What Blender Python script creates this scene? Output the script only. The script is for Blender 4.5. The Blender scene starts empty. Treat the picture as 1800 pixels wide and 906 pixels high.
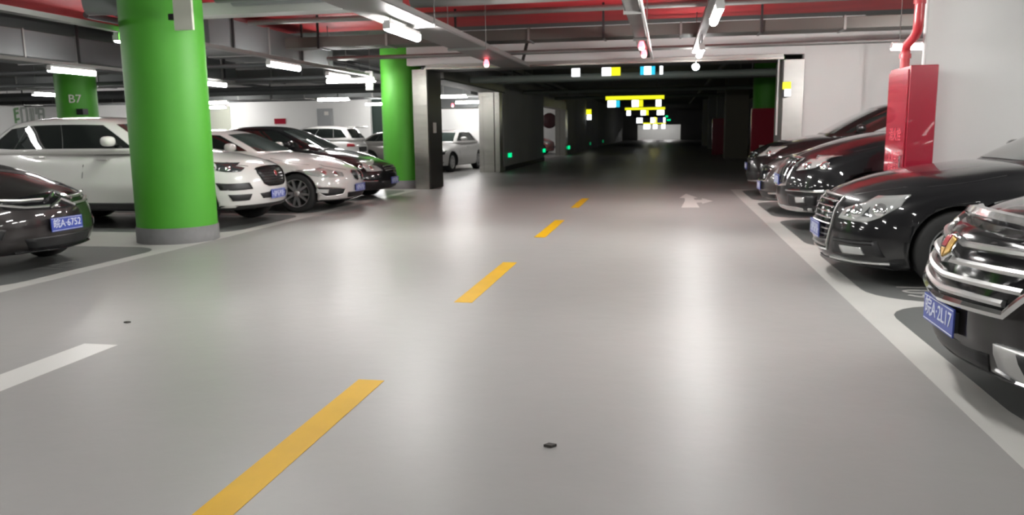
import bpy, bmesh, math, random
from mathutils import Vector, Matrix

random.seed(7)
S = bpy.context.scene
COL = S.collection

# ------------------------------------------------------------------ camera, world, exposure
cam_d = bpy.data.cameras.new('camera')
cam = bpy.data.objects.new('camera', cam_d)
COL.objects.link(cam)
S.camera = cam
cam_d.sensor_fit = 'HORIZONTAL'
cam_d.sensor_width = 36.0
cam_d.lens = 36.0 * 1400 / 1800
YAW, PITCH, ROLL = map(math.radians, (11.0, 9.0, 0.8))
fwd = Vector((-math.sin(YAW) * math.cos(PITCH), math.cos(YAW) * math.cos(PITCH), -math.sin(PITCH)))
rgt = Vector((math.cos(YAW), math.sin(YAW), 0))
upv = rgt.cross(fwd)
R_ = rgt * math.cos(ROLL) - upv * math.sin(ROLL)
U_ = upv * math.cos(ROLL) + rgt * math.sin(ROLL)
cam.matrix_world = Matrix(((R_.x, U_.x, -fwd.x, 0), (R_.y, U_.y, -fwd.y, 0), (R_.z, U_.z, -fwd.z, 1.36), (0, 0, 0, 1)))
cam_d.clip_start, cam_d.clip_end = 0.05, 300
cam_d.dof.use_dof = True
cam_d.dof.focus_distance = 1.2
cam_d.dof.aperture_fstop = 13.0

w = bpy.data.worlds.new('world')
S.world = w
w.use_nodes = True
w.node_tree.nodes['Background'].inputs[0].default_value = (0.02, 0.021, 0.022, 1)
w.node_tree.nodes['Background'].inputs[1].default_value = 0.3
S.view_settings.view_transform = 'Standard'
S.view_settings.look = 'None'
S.view_settings.gamma = 1.0
S.view_settings.use_curve_mapping = False
S.view_settings.exposure = 1.17
S.cycles.use_denoising = True
S.cycles.max_bounces = 8
S.cycles.diffuse_bounces = 4
S.cycles.glossy_bounces = 4
S.cycles.sample_clamp_indirect = 6.0
S.cycles.caustics_reflective = False
S.cycles.caustics_refractive = False
LAMP = 30.0                    # radiance of the tube lamps

# ------------------------------------------------------------------ materials
MATS = {}
def mat(name, col, rough=0.5, metal=0.0, coat=0.0, emit=None, strength=0.0, spec=0.5, noise=None, bump=None, coat_rough=0.03):
    if name in MATS: return MATS[name]
    m = bpy.data.materials.new(name); m.use_nodes = True
    nt = m.node_tree; b = nt.nodes['Principled BSDF']
    b.inputs['Base Color'].default_value = (*col, 1)
    b.inputs['Roughness'].default_value = rough
    b.inputs['Metallic'].default_value = metal
    b.inputs['Coat Weight'].default_value = coat
    b.inputs['Coat Roughness'].default_value = coat_rough
    b.inputs['Specular IOR Level'].default_value = spec
    if emit:
        b.inputs['Emission Color'].default_value = (*emit, 1)
        b.inputs['Emission Strength'].default_value = strength
    if noise or bump:
        tc = nt.nodes.new('ShaderNodeTexCoord')
        mp = nt.nodes.new('ShaderNodeMapping')
        nt.links.new(tc.outputs['Object'], mp.inputs[0])
    if noise:                   # (scale vec, amount, detail)
        sc, amt, det = noise
        mp.inputs['Scale'].default_value = sc
        n = nt.nodes.new('ShaderNodeTexNoise'); n.inputs['Scale'].default_value = 1.0; n.inputs['Detail'].default_value = det
        nt.links.new(mp.outputs[0], n.inputs['Vector'])
        r = nt.nodes.new('ShaderNodeValToRGB')
        r.color_ramp.elements[0].position = 0.3; r.color_ramp.elements[1].position = 0.7
        r.color_ramp.elements[0].color = (*[max(0, c * (1 - amt)) for c in col], 1)
        r.color_ramp.elements[1].color = (*[min(1, c * (1 + amt)) for c in col], 1)
        nt.links.new(n.outputs[0], r.inputs[0]); nt.links.new(r.outputs[0], b.inputs['Base Color'])
    if bump:                    # (scale vec, strength, distance)
        sc, st, dist = bump
        mp2 = nt.nodes.new('ShaderNodeMapping'); mp2.inputs['Scale'].default_value = sc
        nt.links.new(tc.outputs['Object'], mp2.inputs[0])
        n2 = nt.nodes.new('ShaderNodeTexNoise'); n2.inputs['Scale'].default_value = 1.0; n2.inputs['Detail'].default_value = 3
        nt.links.new(mp2.outputs[0], n2.inputs['Vector'])
        bp = nt.nodes.new('ShaderNodeBump'); bp.inputs['Strength'].default_value = st; bp.inputs['Distance'].default_value = dist
        nt.links.new(n2.outputs[0], bp.inputs['Height']); nt.links.new(bp.outputs[0], b.inputs['Normal'])
    MATS[name] = m
    return m

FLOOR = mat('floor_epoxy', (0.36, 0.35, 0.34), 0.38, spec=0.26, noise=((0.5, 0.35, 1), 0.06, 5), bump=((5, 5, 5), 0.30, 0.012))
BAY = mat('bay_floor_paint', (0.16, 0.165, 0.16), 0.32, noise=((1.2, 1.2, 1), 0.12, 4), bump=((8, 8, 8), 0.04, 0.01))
LINE = mat('line_paint_white', (0.60, 0.59, 0.56), 0.35, noise=((2, 2, 1), 0.05, 3))
YEL = mat('line_paint_yellow', (0.70, 0.40, 0.003), 0.5, spec=0.25, noise=((3, 3, 1), 0.06, 3))
MARKW = mat('marking_white', (0.72, 0.71, 0.68), 0.35)
FADED = mat('faded_digit_paint', (0.24, 0.24, 0.23), 0.5)
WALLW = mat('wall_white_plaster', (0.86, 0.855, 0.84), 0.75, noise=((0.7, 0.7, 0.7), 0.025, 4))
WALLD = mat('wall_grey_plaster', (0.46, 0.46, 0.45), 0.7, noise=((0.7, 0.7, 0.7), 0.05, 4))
CEIL = mat('ceiling_concrete', (0.13, 0.13, 0.13), 0.9, noise=((1, 1, 1), 0.15, 4))
CEILRED = mat('ceiling_red_paint', (0.66, 0.04, 0.05), 0.6, noise=((1, 2, 1), 0.1, 3))
GREEN = mat('column_green_paint', (0.068, 0.345, 0.022), 0.55, noise=((1.5, 1.5, 1.5), 0.05, 3))
CONC = mat('concrete_plinth', (0.18, 0.18, 0.18), 0.7, noise=((6, 6, 6), 0.1, 4))
STEEL = mat('brushed_steel', (0.60, 0.58, 0.54), 0.27, 1.0, bump=((1.5, 1.5, 5), 0.15, 0.03))
STEELD = mat('dull_steel', (0.42, 0.41, 0.39), 0.42, 1.0, noise=((1, 1, 3), 0.1, 3))
GALV = mat('galvanised_steel', (0.22, 0.217, 0.21), 0.5, 0.45, noise=((2, 2, 2), 0.1, 4))
DUCTG = mat('duct_grey', (0.10, 0.106, 0.109), 0.6, 0.1, noise=((1, 1, 1), 0.1, 4))
DUCTD = mat('duct_dark', (0.10, 0.105, 0.105), 0.6, 0.1)
REDP = mat('red_enamel', (0.36, 0.013, 0.034), 0.22, coat=0.4)
REDPIPE = mat('red_pipe_paint', (0.47, 0.035, 0.045), 0.35, coat=0.2)
BLACKP = mat('black_plastic', (0.012, 0.012, 0.013), 0.45)
GLOSSB = mat('gloss_black_trim', (0.008, 0.008, 0.009), 0.12)
RUBBER = mat('tyre_rubber', (0.014, 0.014, 0.014), 0.75)
GLASS = mat('tinted_glass', (0.010, 0.013, 0.012), 0.03, coat=1.0, spec=0.7)
GLASSG = mat('windscreen_glass', (0.035, 0.05, 0.045), 0.04, coat=1.0, spec=0.7)
CHROME = mat('chrome', (0.78, 0.78, 0.78), 0.12, 1.0)
SATIN = mat('satin_silver', (0.62, 0.62, 0.61), 0.3, 0.9)
ALLOY = mat('alloy_wheel', (0.50, 0.50, 0.50), 0.3, 0.8)
LENS = mat('lamp_lens', (0.52, 0.53, 0.52), 0.08, 0.35, coat=1.0)
LENSD = mat('lamp_housing_dark', (0.06, 0.063, 0.066), 0.12, 0.3, coat=1.0)
BULB = mat('lamp_reflector', (0.85, 0.85, 0.85), 0.1, 0.9, coat=1.0)
PLATE = mat('plate_blue', (0.045, 0.075, 0.36), 0.3)
PLATEW = mat('plate_white', (0.75, 0.78, 0.85), 0.4)
GOLD = mat('crest_gold', (0.55, 0.33, 0.08), 0.3, 0.6)
CRESTR = mat('crest_red', (0.35, 0.02, 0.03), 0.3)
TUBE = mat('tube_light_glow', (1, 1, 1), 0.4, emit=(1.0, 0.985, 0.96), strength=LAMP)
TUBEB = mat('tube_light_glow_bright', (1, 1, 1), 0.4, emit=(1.0, 0.985, 0.96), strength=LAMP * 2.1)
TUBEM = mat('tube_light_glow_medium', (1, 1, 1), 0.4, emit=(1.0, 0.985, 0.96), strength=LAMP * 1.95)
TUBEC = mat('tube_light_glow_strong', (1, 1, 1), 0.4, emit=(1.0, 0.985, 0.96), strength=LAMP * 3.0)
FIX = mat('lamp_batten_white', (0.7, 0.7, 0.69), 0.4)
GLOWR = mat('indicator_red_glow', (1, .1, .1), 0.4, emit=(1.0, 0.10, 0.13), strength=3)
GLOWRB = mat('indicator_red_core', (1, .5, .5), 0.4, emit=(1.0, 0.55, 0.58), strength=3)
GLOWY = mat('sign_yellow_glow', (1, .9, 0), 0.4, emit=(0.80, 0.80, 0.015), strength=0.55)
GLOWW = mat('sign_white_glow', (1, 1, 1), 0.4, emit=(0.93, 0.96, 1.0), strength=1.2)
GLOWC = mat('sign_cyan_glow', (0, .5, .8), 0.4, emit=(0.02, 0.45, 0.65), strength=.6)
GLOWN = mat('sign_navy_glow', (0.02, .02, .2), 0.4, emit=(0.02, 0.022, 0.12), strength=.25)
GLOWG = mat('exit_green_glow', (0, 1, .3), 0.4, emit=(0.0, 0.62, 0.22), strength=.7)
GLOWGD = mat('exit_green_dim_glow', (0, 1, .3), 0.4, emit=(0.0, 0.62, 0.22), strength=.1)
CREAM = mat('cream_board', (0.62, 0.64, 0.54), 0.5)
BROWNC = mat('column_brown_cladding', (0.19, 0.17, 0.125), 0.6)
MIRR = mat('mirror_disc_maroon', (0.035, 0.012, 0.014), 0.25)
BOXG = mat('panel_grey_box', (0.36, 0.37, 0.38), 0.4)
WRITEG = mat('wall_writing_green', (0.22, 0.42, 0.20), 0.6)
WRITEA = mat('wall_writing_grey', (0.40, 0.44, 0.40), 0.6)
FAINT = mat('faint_label_print', (0.62, 0.10, 0.13), 0.4)
PAPER = mat('paper_label', (0.78, 0.76, 0.70), 0.5)
INK = mat('ink_grey', (0.25, 0.22, 0.21), 0.6)
DIRT = mat('litter_dark', (0.06, 0.055, 0.05), 0.8)

def paint(name, col, metal=0.0, rough=0.3):
    return mat(name, col, rough, metal, coat=1.0, spec=0.12 if max(col) < .03 else 0.5)
P_WHITE = paint('car_paint_white', (0.66, 0.645, 0.63))
P_PEARL = paint('car_paint_pearl', (0.60, 0.575, 0.56))
P_BLACK = paint('car_paint_black', (0.007, 0.007, 0.008))
P_BLACKB = paint('car_paint_black_brown', (0.012, 0.010, 0.010))
P_BROWN = paint('car_paint_dark_brown', (0.045, 0.034, 0.032), 0.3)
P_GREYB = paint('car_paint_grey_brown', (0.022, 0.019, 0.0185), 0.3, 0.35)
P_SILVER = paint('car_paint_silver', (0.34, 0.33, 0.31), 0.4)
P_PINK = paint('car_paint_faded_red', (0.42, 0.16, 0.16))

# ------------------------------------------------------------------ mesh helpers
def link(name, me, m=None, parent=None):
    o = bpy.data.objects.new(name, me); COL.objects.link(o)
    if m is not None and not me.materials: me.materials.append(m)
    if parent is not None: o.parent = parent
    return o
def tag(o, label=None, cat=None, group=None, kind=None):
    if label: o['label'] = label
    if cat: o['category'] = cat
    if group: o['group'] = group
    if kind: o['kind'] = kind
    return o
def struct(o, label, cat): return tag(o, label, cat, kind='structure')
def empty(name, loc=(0, 0, 0), rz=0.0):
    o = bpy.data.objects.new(name, None); COL.objects.link(o)
    o.empty_display_size = 0.2
    o.location = loc; o.rotation_euler = (0, 0, rz)
    return o
def mesh(name, verts, faces, smooth=False):
    me = bpy.data.meshes.new(name); me.from_pydata([tuple(v) for v in verts], [], faces)
    if smooth: me.polygons.foreach_set('use_smooth', [True] * len(me.polygons))
    me.update(); return me
class MB:
    def __init__(s): s.v = []; s.f = []; s.sm = []
    def add(s, vs, fs, smooth=False):
        n = len(s.v); s.v += [tuple(v) for v in vs]; s.f += [tuple(i + n for i in f) for f in fs]; s.sm += [smooth] * len(fs); return s
    def box(s, x0, x1, y0, y1, z0, z1, bev=0.0):
        if bev <= 0:
            v = [(x, y, z) for z in (z0, z1) for y in (y0, y1) for x in (x0, x1)]
            return s.add(v, [(0, 2, 3, 1), (4, 5, 7, 6), (0, 1, 5, 4), (1, 3, 7, 5), (3, 2, 6, 7), (2, 0, 4, 6)])
        bm = bmesh.new(); bmesh.ops.create_cube(bm, size=1)
        for q in bm.verts: q.co = Vector(((x0 + x1) / 2 + q.co.x * (x1 - x0), (y0 + y1) / 2 + q.co.y * (y1 - y0), (z0 + z1) / 2 + q.co.z * (z1 - z0)))
        bmesh.ops.bevel(bm, geom=bm.edges[:], offset=bev, segments=2, affect='EDGES', profile=0.5)
        bm.verts.index_update()
        s.add([q.co[:] for q in bm.verts], [[q.index for q in f.verts] for f in bm.faces]); bm.free(); return s
    def tube(s, pts, r, n=10, cap=True, smooth=True):
        pts = [Vector(p) for p in pts]; rings = []
        for i, p in enumerate(pts):
            d = (pts[min(i + 1, len(pts) - 1)] - pts[max(i - 1, 0)]).normalized()
            a = d.orthogonal().normalized() if i == 0 else (a - d * a.dot(d)).normalized()
            b = d.cross(a); rr = r[i] if isinstance(r, (list, tuple)) else r
            rings.append([p + (a * math.cos(2 * math.pi * k / n) + b * math.sin(2 * math.pi * k / n)) * rr for k in range(n)])
        v = [q for ring in rings for q in ring]
        f = [(i * n + k, i * n + (k + 1) % n, (i + 1) * n + (k + 1) % n, (i + 1) * n + k) for i in range(len(pts) - 1) for k in range(n)]
        s.add(v, f, smooth)
        if cap: s.add(rings[0], [tuple(reversed(range(n)))]); s.add(rings[-1], [tuple(range(n))])
        return s
    def lathe(s, prof, n=32, center=(0, 0), smooth=True, cap=True):       # prof [(r, z)] about z
        v = [(center[0] + r * math.cos(2 * math.pi * k / n), center[1] + r * math.sin(2 * math.pi * k / n), z) for r, z in prof for k in range(n)]
        f = [(i * n + k, i * n + (k + 1) % n, (i + 1) * n + (k + 1) % n, (i + 1) * n + k) for i in range(len(prof) - 1) for k in range(n)]
        s.add(v, f, smooth)
        if cap:
            s.add(v[:n], [tuple(reversed(range(n)))]); s.add(v[-n:], [tuple(range(n))])
        return s
    def poly(s, pts, z0, z1):                                    # prism over an xy polygon
        n = len(pts); v = [(x, y, z0) for x, y in pts] + [(x, y, z1) for x, y in pts]
        return s.add(v, [tuple(reversed(range(n))), tuple(range(n, 2 * n))] + [(i, (i + 1) % n, (i + 1) % n + n, i + n) for i in range(n)])
    def build(s, name, m, parent=None):
        me = bpy.data.meshes.new(name); me.from_pydata(s.v, [], s.f); me.polygons.foreach_set('use_smooth', s.sm); me.update()
        return link(name, me, m, parent)

def text_mesh(name, body, size, m, parent, mw, depth=0.002, sx=1.0, align='CENTER'):
    cu = bpy.data.curves.new(name, 'FONT'); cu.body = body; cu.size = size; cu.align_x = align; cu.align_y = 'CENTER'; cu.extrude = depth; cu.resolution_u = 3
    o = bpy.data.objects.new(name, cu); COL.objects.link(o)
    dg = bpy.context.evaluated_depsgraph_get()
    me = bpy.data.meshes.new_from_object(o.evaluated_get(dg))
    COL.objects.unlink(o); bpy.data.objects.remove(o)
    me.transform(Matrix.Diagonal((sx, 1, 1, 1))); me.name = name
    me.materials.clear()
    t = link(name, me, m, parent); t.matrix_local = mw
    return t
def frame(loc, xa, ya):                                          # a matrix with local x, y along the given axes
    xa = Vector(xa).normalized(); ya = Vector(ya); ya = (ya - xa * ya.dot(xa)).normalized(); za = xa.cross(ya)
    return Matrix(((xa.x, ya.x, za.x, loc[0]), (xa.y, ya.y, za.y, loc[1]), (xa.z, ya.z, za.z, loc[2]), (0, 0, 0, 1)))

# ------------------------------------------------------------------ the setting
ZC = 3.7
floor = struct(MB().box(-42, 9, -8, 114, -0.2, 0).build('floor', FLOOR), 'glossy grey epoxy garage floor with painted markings', 'floor')
ceiling = struct(MB().box(-42, 9, -8, 114, ZC, ZC + 0.2).build('ceiling', CEIL), 'dark grey concrete slab above the pipes and ducts', 'ceiling')
MB().box(-11.95, 6.9, 12.1, 17.7, ZC - 0.03, ZC - 0.002).build('red_painted_strip', CEILRED, ceiling)['label'] = 'red painted strip of ceiling'
# outer walls
struct(MB().box(-42.2, -42, -8, 114, 0, ZC).build('wall_left', WALLW), 'white outer wall far to the left behind the parked cars', 'wall')
struct(MB().box(-42, 9, -8.2, -8, 0, ZC).build('wall_rear', WALLW), 'white wall behind the viewpoint', 'wall')
struct(MB().box(8.0, 8.2, -8, 18.6, 0, ZC).build('wall_right', WALLW), 'white wall behind the right hand row of cars', 'wall')
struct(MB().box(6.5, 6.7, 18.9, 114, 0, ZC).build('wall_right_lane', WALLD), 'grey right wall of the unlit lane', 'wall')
wb = struct(MB().box(-42, -13.25, 34.9, 35.1, 0, ZC).box(-12.25, -6.1, 34.9, 35.1, 0, ZC).box(-13.25, -12.25, 34.9, 35.1, 2.9, ZC).build('wall_back_left', WALLW), 'white wall at the back of the left parking area', 'wall')
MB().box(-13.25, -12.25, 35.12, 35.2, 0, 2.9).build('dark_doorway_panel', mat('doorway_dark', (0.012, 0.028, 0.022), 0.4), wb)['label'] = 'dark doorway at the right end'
struct(MB().box(-14, -5.9, 48.5, 48.7, 0, ZC).build('wall_side_bay', WALLW), 'white wall seen through the far left opening', 'wall')
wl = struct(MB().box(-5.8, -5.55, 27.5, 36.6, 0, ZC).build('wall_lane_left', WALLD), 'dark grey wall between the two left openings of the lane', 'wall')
MB().box(-5.549, -5.52, 27.5, 36.6, 0, 0.16).build('baseboard_lane_left', BLACKP, wl)
MB().box(-5.549, -5.50, 27.1, 28.1, 0.16, 2.65).build('pilaster_strip', mat('pilaster_grey', (0.42, 0.42, 0.41), 0.6), wl)
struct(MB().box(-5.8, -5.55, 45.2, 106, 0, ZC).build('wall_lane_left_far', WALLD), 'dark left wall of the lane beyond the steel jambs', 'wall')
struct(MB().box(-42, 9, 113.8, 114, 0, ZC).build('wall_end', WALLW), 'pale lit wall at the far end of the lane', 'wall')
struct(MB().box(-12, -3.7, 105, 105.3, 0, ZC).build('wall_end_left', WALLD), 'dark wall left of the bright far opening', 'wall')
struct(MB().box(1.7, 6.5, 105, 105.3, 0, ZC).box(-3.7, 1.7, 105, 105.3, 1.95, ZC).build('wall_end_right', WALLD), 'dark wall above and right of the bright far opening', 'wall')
# wall with the fire shutter opening
hb = struct(MB().box(-6.1, 2.9, 18.6, 18.9, 2.94, ZC).build('wall_bulkhead', mat('bulkhead_plaster', (0.90, 0.90, 0.89), 0.7)), 'white bulkhead above the steel shutter housing', 'wall')
struct(MB().box(2.9, 4.1, 18.6, 18.9, 0, ZC).box(4.1, 8.0, 18.75, 18.9, 0, ZC).build('wall_cross_right', WALLW), 'white wall right of the steel jamb behind the dark cars', 'wall')
hd = empty('shutter_housing', (-1.6, 18.6, 2.8)); struct(hd, 'long steel roller shutter housing over the lane opening', 'shutter')
def child(o, p):
    o.parent = p; o.matrix_parent_inverse = Matrix.Translation(p.location).inverted() if p.rotation_euler.z == 0 else p.matrix_world.inverted(); return o
child(MB().box(-5.6, 2.45, 18.46, 18.6, 2.86, 2.935).build('housing_front', STEELD), hd)
child(MB().box(-5.6, 2.45, 18.36, 18.62, 2.82, 2.858).build('bottom_lip', STEEL), hd)
child(MB().box(-5.6, 2.45, 18.6, 19.6, 2.84, 2.90).build('soffit', mat('soffit_dark', (0.10, 0.10, 0.10), 0.5)), hd)
j = empty('steel_jamb', (-5.77, 18.6, 0)); struct(j, 'steel door jamb beside the second green column', 'jamb')
child(MB().box(-5.97, -5.62, 18.58, 18.62, 0, 2.84).build('front_sheet', STEEL), j)
child(MB().box(-5.97, -5.60, 18.625, 19.75, 0, 2.84).build('side_sheet', mat('jamb_dark_sheet', (0.06, 0.058, 0.055), 0.35, 0.5)), j)
child(MB().box(-5.595, -5.585, 18.95, 19.2, 1.35, 1.6).build('jamb_notice', PAPER), j)
j = empty('steel_jamb', (2.65, 18.6, 0)); struct(j, 'steel door jamb on the right against the white wall', 'jamb')
child(MB().box(2.48, 2.90, 18.57, 18.62, 0, 2.82).build('front_sheet', STEELD), j)
child(MB().box(2.46, 2.88, 18.625, 19.7, 0, 2.82).build('side_sheet', mat('jamb_grey_sheet', (0.16, 0.155, 0.15), 0.4, 0.5)), j)
tag(MB().tube([(2.36, 18.5, 1.2), (2.36, 18.5, 2.82)], 0.022, 8).build('conduit', FIX), 'thin white vertical conduit left of the right steel jamb', 'conduit')
j = empty('steel_jamb', (-5.85, 26.5, 0)); struct(j, 'folded steel jamb at the far side of the first left opening', 'jamb')
child(MB().box(-6.22, -6.08, 26.5, 27.4, 0, 2.66).build('steel_fold', STEEL), j)
child(MB().box(-6.06, -5.70, 26.44, 27.4, 0, 2.66).build('steel_fold', STEEL), j)
child(MB().box(-5.68, -5.52, 26.5, 27.4, 0, 2.66).build('steel_fold', STEEL), j)
child(MB().box(-6.2, -5.54, 26.56, 27.38, 0, 2.65).build('jamb_core', BLACKP), j)
j = empty('steel_jamb', (-5.75, 44.2, 0)); struct(j, 'steel jamb of the far left opening beside the round mirror', 'jamb')
child(MB().box(-6.05, -5.80, 44.1, 45.1, 0, 2.5).build('steel_fold', STEEL), j)
child(MB().box(-5.78, -5.48, 44.06, 45.1, 0, 2.5).build('steel_fold', STEEL), j)
li = empty('steel_lintel', (-5.7, 23, 2.65)); struct(li, 'steel edged lintel over the left opening towards the white car', 'lintel')
child(MB().box(-6.2, -5.52, 19.75, 27.45, 2.70, 2.95).build('lintel_face', STEELD), li)
child(MB().box(-6.2, -5.50, 19.75, 27.45, 2.66, 2.698).build('lintel_edge', BLACKP), li)
struct(MB().box(-6.0, -5.6, 18.9, 45.2, 2.96, ZC).build('wall_over_opening', WALLD), 'dark wall above the left openings of the lane', 'wall')
struct(MB().box(-6.0, -5.56, 36.6, 45.2, 2.5, 2.95).build('trim_1', STEELD), 'steel lintel above the far left opening', 'lintel')
struct(MB().box(-11.9, -6.0, 34.6, 34.88, 2.42, ZC).build('trim_2', DUCTD), 'dark downstand along the top of the back wall', 'beam')

# right hand pier
struct(MB().box(2.725, 8.0, 9.5, 9.62, 0, ZC).build('wall_pier_right', WALLW), 'white wall pier behind the red cabinet', 'wall')

# ------------------------------------------------------------------ floor paint: parts of the floor
def rrect(x0, x1, y0, y1, r, n=7):
    P = []
    for cx, cy, a0 in ((x1 - r, y1 - r, 0), (x0 + r, y1 - r, 90), (x0 + r, y0 + r, 180), (x1 - r, y0 + r, 270)):
        for k in range(n):
            a = math.radians(a0 + 90 * k / (n - 1)); P.append((cx + r * math.cos(a), cy + r * math.sin(a)))
    return P
MB().box(1.42, 7.95, -2, 18.55, 0.0005, 0.002).build('bay_line', LINE, floor)['label'] = 'pale lines around the right hand bays'
MB().box(-12.2, -5.83, -2, 18.5, 0.0005, 0.002).build('bay_line', LINE, floor)['label'] = 'pale lines around the left hand bays'
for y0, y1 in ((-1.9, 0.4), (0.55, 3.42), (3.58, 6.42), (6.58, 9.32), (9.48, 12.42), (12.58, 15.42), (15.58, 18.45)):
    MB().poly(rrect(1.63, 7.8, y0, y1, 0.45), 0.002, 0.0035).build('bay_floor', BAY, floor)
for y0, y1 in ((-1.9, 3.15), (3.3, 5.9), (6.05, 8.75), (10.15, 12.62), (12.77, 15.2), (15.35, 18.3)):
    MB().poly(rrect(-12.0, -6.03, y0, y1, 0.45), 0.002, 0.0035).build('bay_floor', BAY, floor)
for k in range(4):
    y0 = 2.1 + 4.0 * k + (0 if k else -0.05)
    y1 = y0 + 2.0
    MB().box(-1.67, -1.52, y0, y1, 0.0005, 0.0022).build('lane_dash', YEL, floor)['label'] = 'yellow lane dash'
MB().box(-1.67, -1.52, -1.9, 0.0, 0.0005, 0.0022).build('lane_dash', YEL, floor)['label'] = 'yellow lane dash'
MB().box(-3.79, -3.54, 2.5, 4.52, 0.0005, 0.0022).build('lane_dash', MARKW, floor)['label'] = 'broad white dash on the left'
MB().poly([(0.27, 14.25), (0.58, 14.26), (0.56, 15.2), (0.66, 15.25), (0.66, 15.0), (0.88, 15.55), (0.70, 16.2), (0.69, 15.85), (0.55, 15.8), (0.54, 16.25), (0.62, 16.3), (0.42, 17.3), (0.27, 16.28), (0.37, 16.22), (0.36, 15.6)], 0.0005, 0.0022).build('direction_arrow', MARKW, floor)['label'] = 'white straight on and right turn arrow'
def floor_text(body, loc, size, xa, ya, m, sx=1.0):
    text_mesh('bay_number', body, size, m, floor, frame(loc, xa, ya), 0.0004, sx)
floor_text('109', (2.05, 6.98, 0.0042), 0.36, (0, -1, 0), (1, 0, 0), MARKW)
floor_text('108', (1.98, 4.2, 0.0042), 0.42, (0, -1, 0), (1, 0, 0), FADED)
floor_text('107', (-6.35, 7.4, 0.0042), 0.42, (0, 1, 0), (-1, 0, 0), FADED)
lit = MB(); lit.poly([(-.025, -.01), (.01, -.018), (.03, .005), (-.005, .015)], 0.0, 0.012)
o = tag(lit.build('litter_scrap', DIRT), 'small dark scrap of litter on the lane near the yellow dash', 'litter'); o.location = (-0.48, 3.27, 0)
o = tag(MB().poly([(-.02, -.008), (.015, -.015), (.025, .01), (-.01, .015)], 0.0, 0.01).build('litter_scrap', DIRT), 'tiny dark scrap on the floor beyond the white dash', 'litter'); o.location = (-3.9, 5.1, 0)

# ------------------------------------------------------------------ columns
def column(x, y, label, top=ZC, m=GREEN, plinth=True):
    c = empty('column', (x, y, 0)); struct(c, label, 'column')
    MB().lathe([(0.5, 0.205), (0.5, top - 0.002)], 48, cap=False).build('shaft', m, c)
    if plinth: MB().lathe([(0.512, 0), (0.512, 0.2), (0.498, 0.205)], 48, cap=False).build('plinth', CONC, c)
    return c
c1 = column(-6.34, 9.46, 'large green round column in the left foreground')
b = MB().box(0.50, 0.74, -0.50, -0.46, 2.62, 3.5).build('signboard', CREAM, c1); b['label'] = 'cream vertical board'
MB().box(0.40, 0.52, -0.46, -0.40, 2.75, 2.82).box(0.40, 0.52, -0.46, -0.40, 3.2, 3.27).build('board_bracket', BLACKP, c1)
c2 = column(-6.45, 19.2, 'green round column beside the steel jamb')
b = MB().box(-0.74, -0.55, -0.5, -0.46, 2.4, 2.85).build('signboard', GALV, c2)
c0 = column(-15.5, 19.1, 'green round column far left behind the white SUV')
text_mesh('column_number', 'B7', 0.3, PAPER, c0, frame((0.30, -0.44, 2.35), (0.85, 0.5, 0), (0, 0, 1)), 0.004)
MB().box(0.36, 0.55, -0.5, -0.3, 1.95, 2.1).build('camera_box', BLACKP, c0)
c3 = column(3.35, 28.6, 'green round column in the dark lane on the right')
def square_column(x, y, label, m, hw=0.4):
    c = empty('column', (x, y, 0)); struct(c, label, 'column')
    MB().box(-hw, hw, -hw, hw, 0, ZC - .002).build('shaft', m, c); return c
square_column(3.1, 38.3, 'brown square column behind the green one in the dark lane', BROWNC, 0.5)
square_column(3.2, 47.8, 'grey square column deeper in the dark lane on the right', WALLD, 0.4)
square_column(3.2, 57.5, 'small grey square column third in the right lane row', WALLD, 0.4)
square_column(3.2, 67, 'small grey square column fourth in the right lane row', WALLD, 0.4)

# ------------------------------------------------------------------ hydrant cabinets and pipe
cab = empty('hydrant_cabinet', (2.58, 9.42, 0.1)); tag(cab, 'tall red fire hydrant cabinet on the white pier', 'cabinet')
MB().box(-0.12, 0.15, -0.37, 0.40, 0.0, 1.88, 0.008).build('body', REDP, cab)
MB().box(-0.138, -0.121, -0.35, 0.38, 0.03, 1.84, 0.004).build('door', REDP, cab)
fx = frame((-0.1395, 0, 0), (0, -1, 0), (0, 0, 1))
def on_door(name, body, y, z, size, m, sx=1.0):
    text_mesh(name, body, size, m, cab, frame((-0.1385, y, z), (0, -1, 0), (0, 0, 1)), 0.001, sx)
on_door('door_lettering', '消火栓', 0.0, 1.16, 0.15, FAINT)
on_door('door_lettering', '火警电话', 0.0, 0.92, 0.13, FAINT, 0.9)
on_door('door_lettering', '使用方法', 0.0, 0.80, 0.11, FAINT)
lb = MB().box(-0.142, -0.1385, -0.03, 0.25, 0.40, 0.72).build('instruction_label', PAPER, cab)
mb = MB()
for k in range(5): mb.box(-0.144, -0.1421, -0.01, 0.23, 0.44 + 0.055 * k, 0.455 + 0.055 * k)
mb.build('label_print', INK, lb)
MB().box(-0.16, -0.139, -0.30, -0.27, 0.7, 0.95, 0.004).build('door_handle', CHROME, cab)
pp = empty('fire_pipe', (2.58, 9.6, 2.0)); tag(pp, 'red fire pipe dropping with an offset bend into the hydrant cabinet', 'pipe')
MB().tube([(0, .13, -.02), (0, .13, .17), (0, .10, .235), (0, -.2, .31), (0, -.27, .36), (0, -.29, .46), (0, -.29, 1.69)], 0.05, 14).build('pipe_run', REDPIPE, pp)
for z, y in ((.10, .13), (.62, -.29), (1.2, -.29)):
    MB().tube([(0, y, z), (0, y, z + .05)], 0.062, 14).build('coupling', REDPIPE, pp)
tag(MB().tube([(2.70, 9.47, 1.985), (2.70, 9.47, ZC)], 0.02, 8).build('conduit', FIX), 'thin white vertical conduit beside the red fire pipe', 'conduit')
cab2 = empty('hydrant_cabinet', (3.05, 27.8, 0.0)); tag(cab2, 'dark red hydrant cabinet in front of the green column in the unlit lane', 'cabinet')
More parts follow.
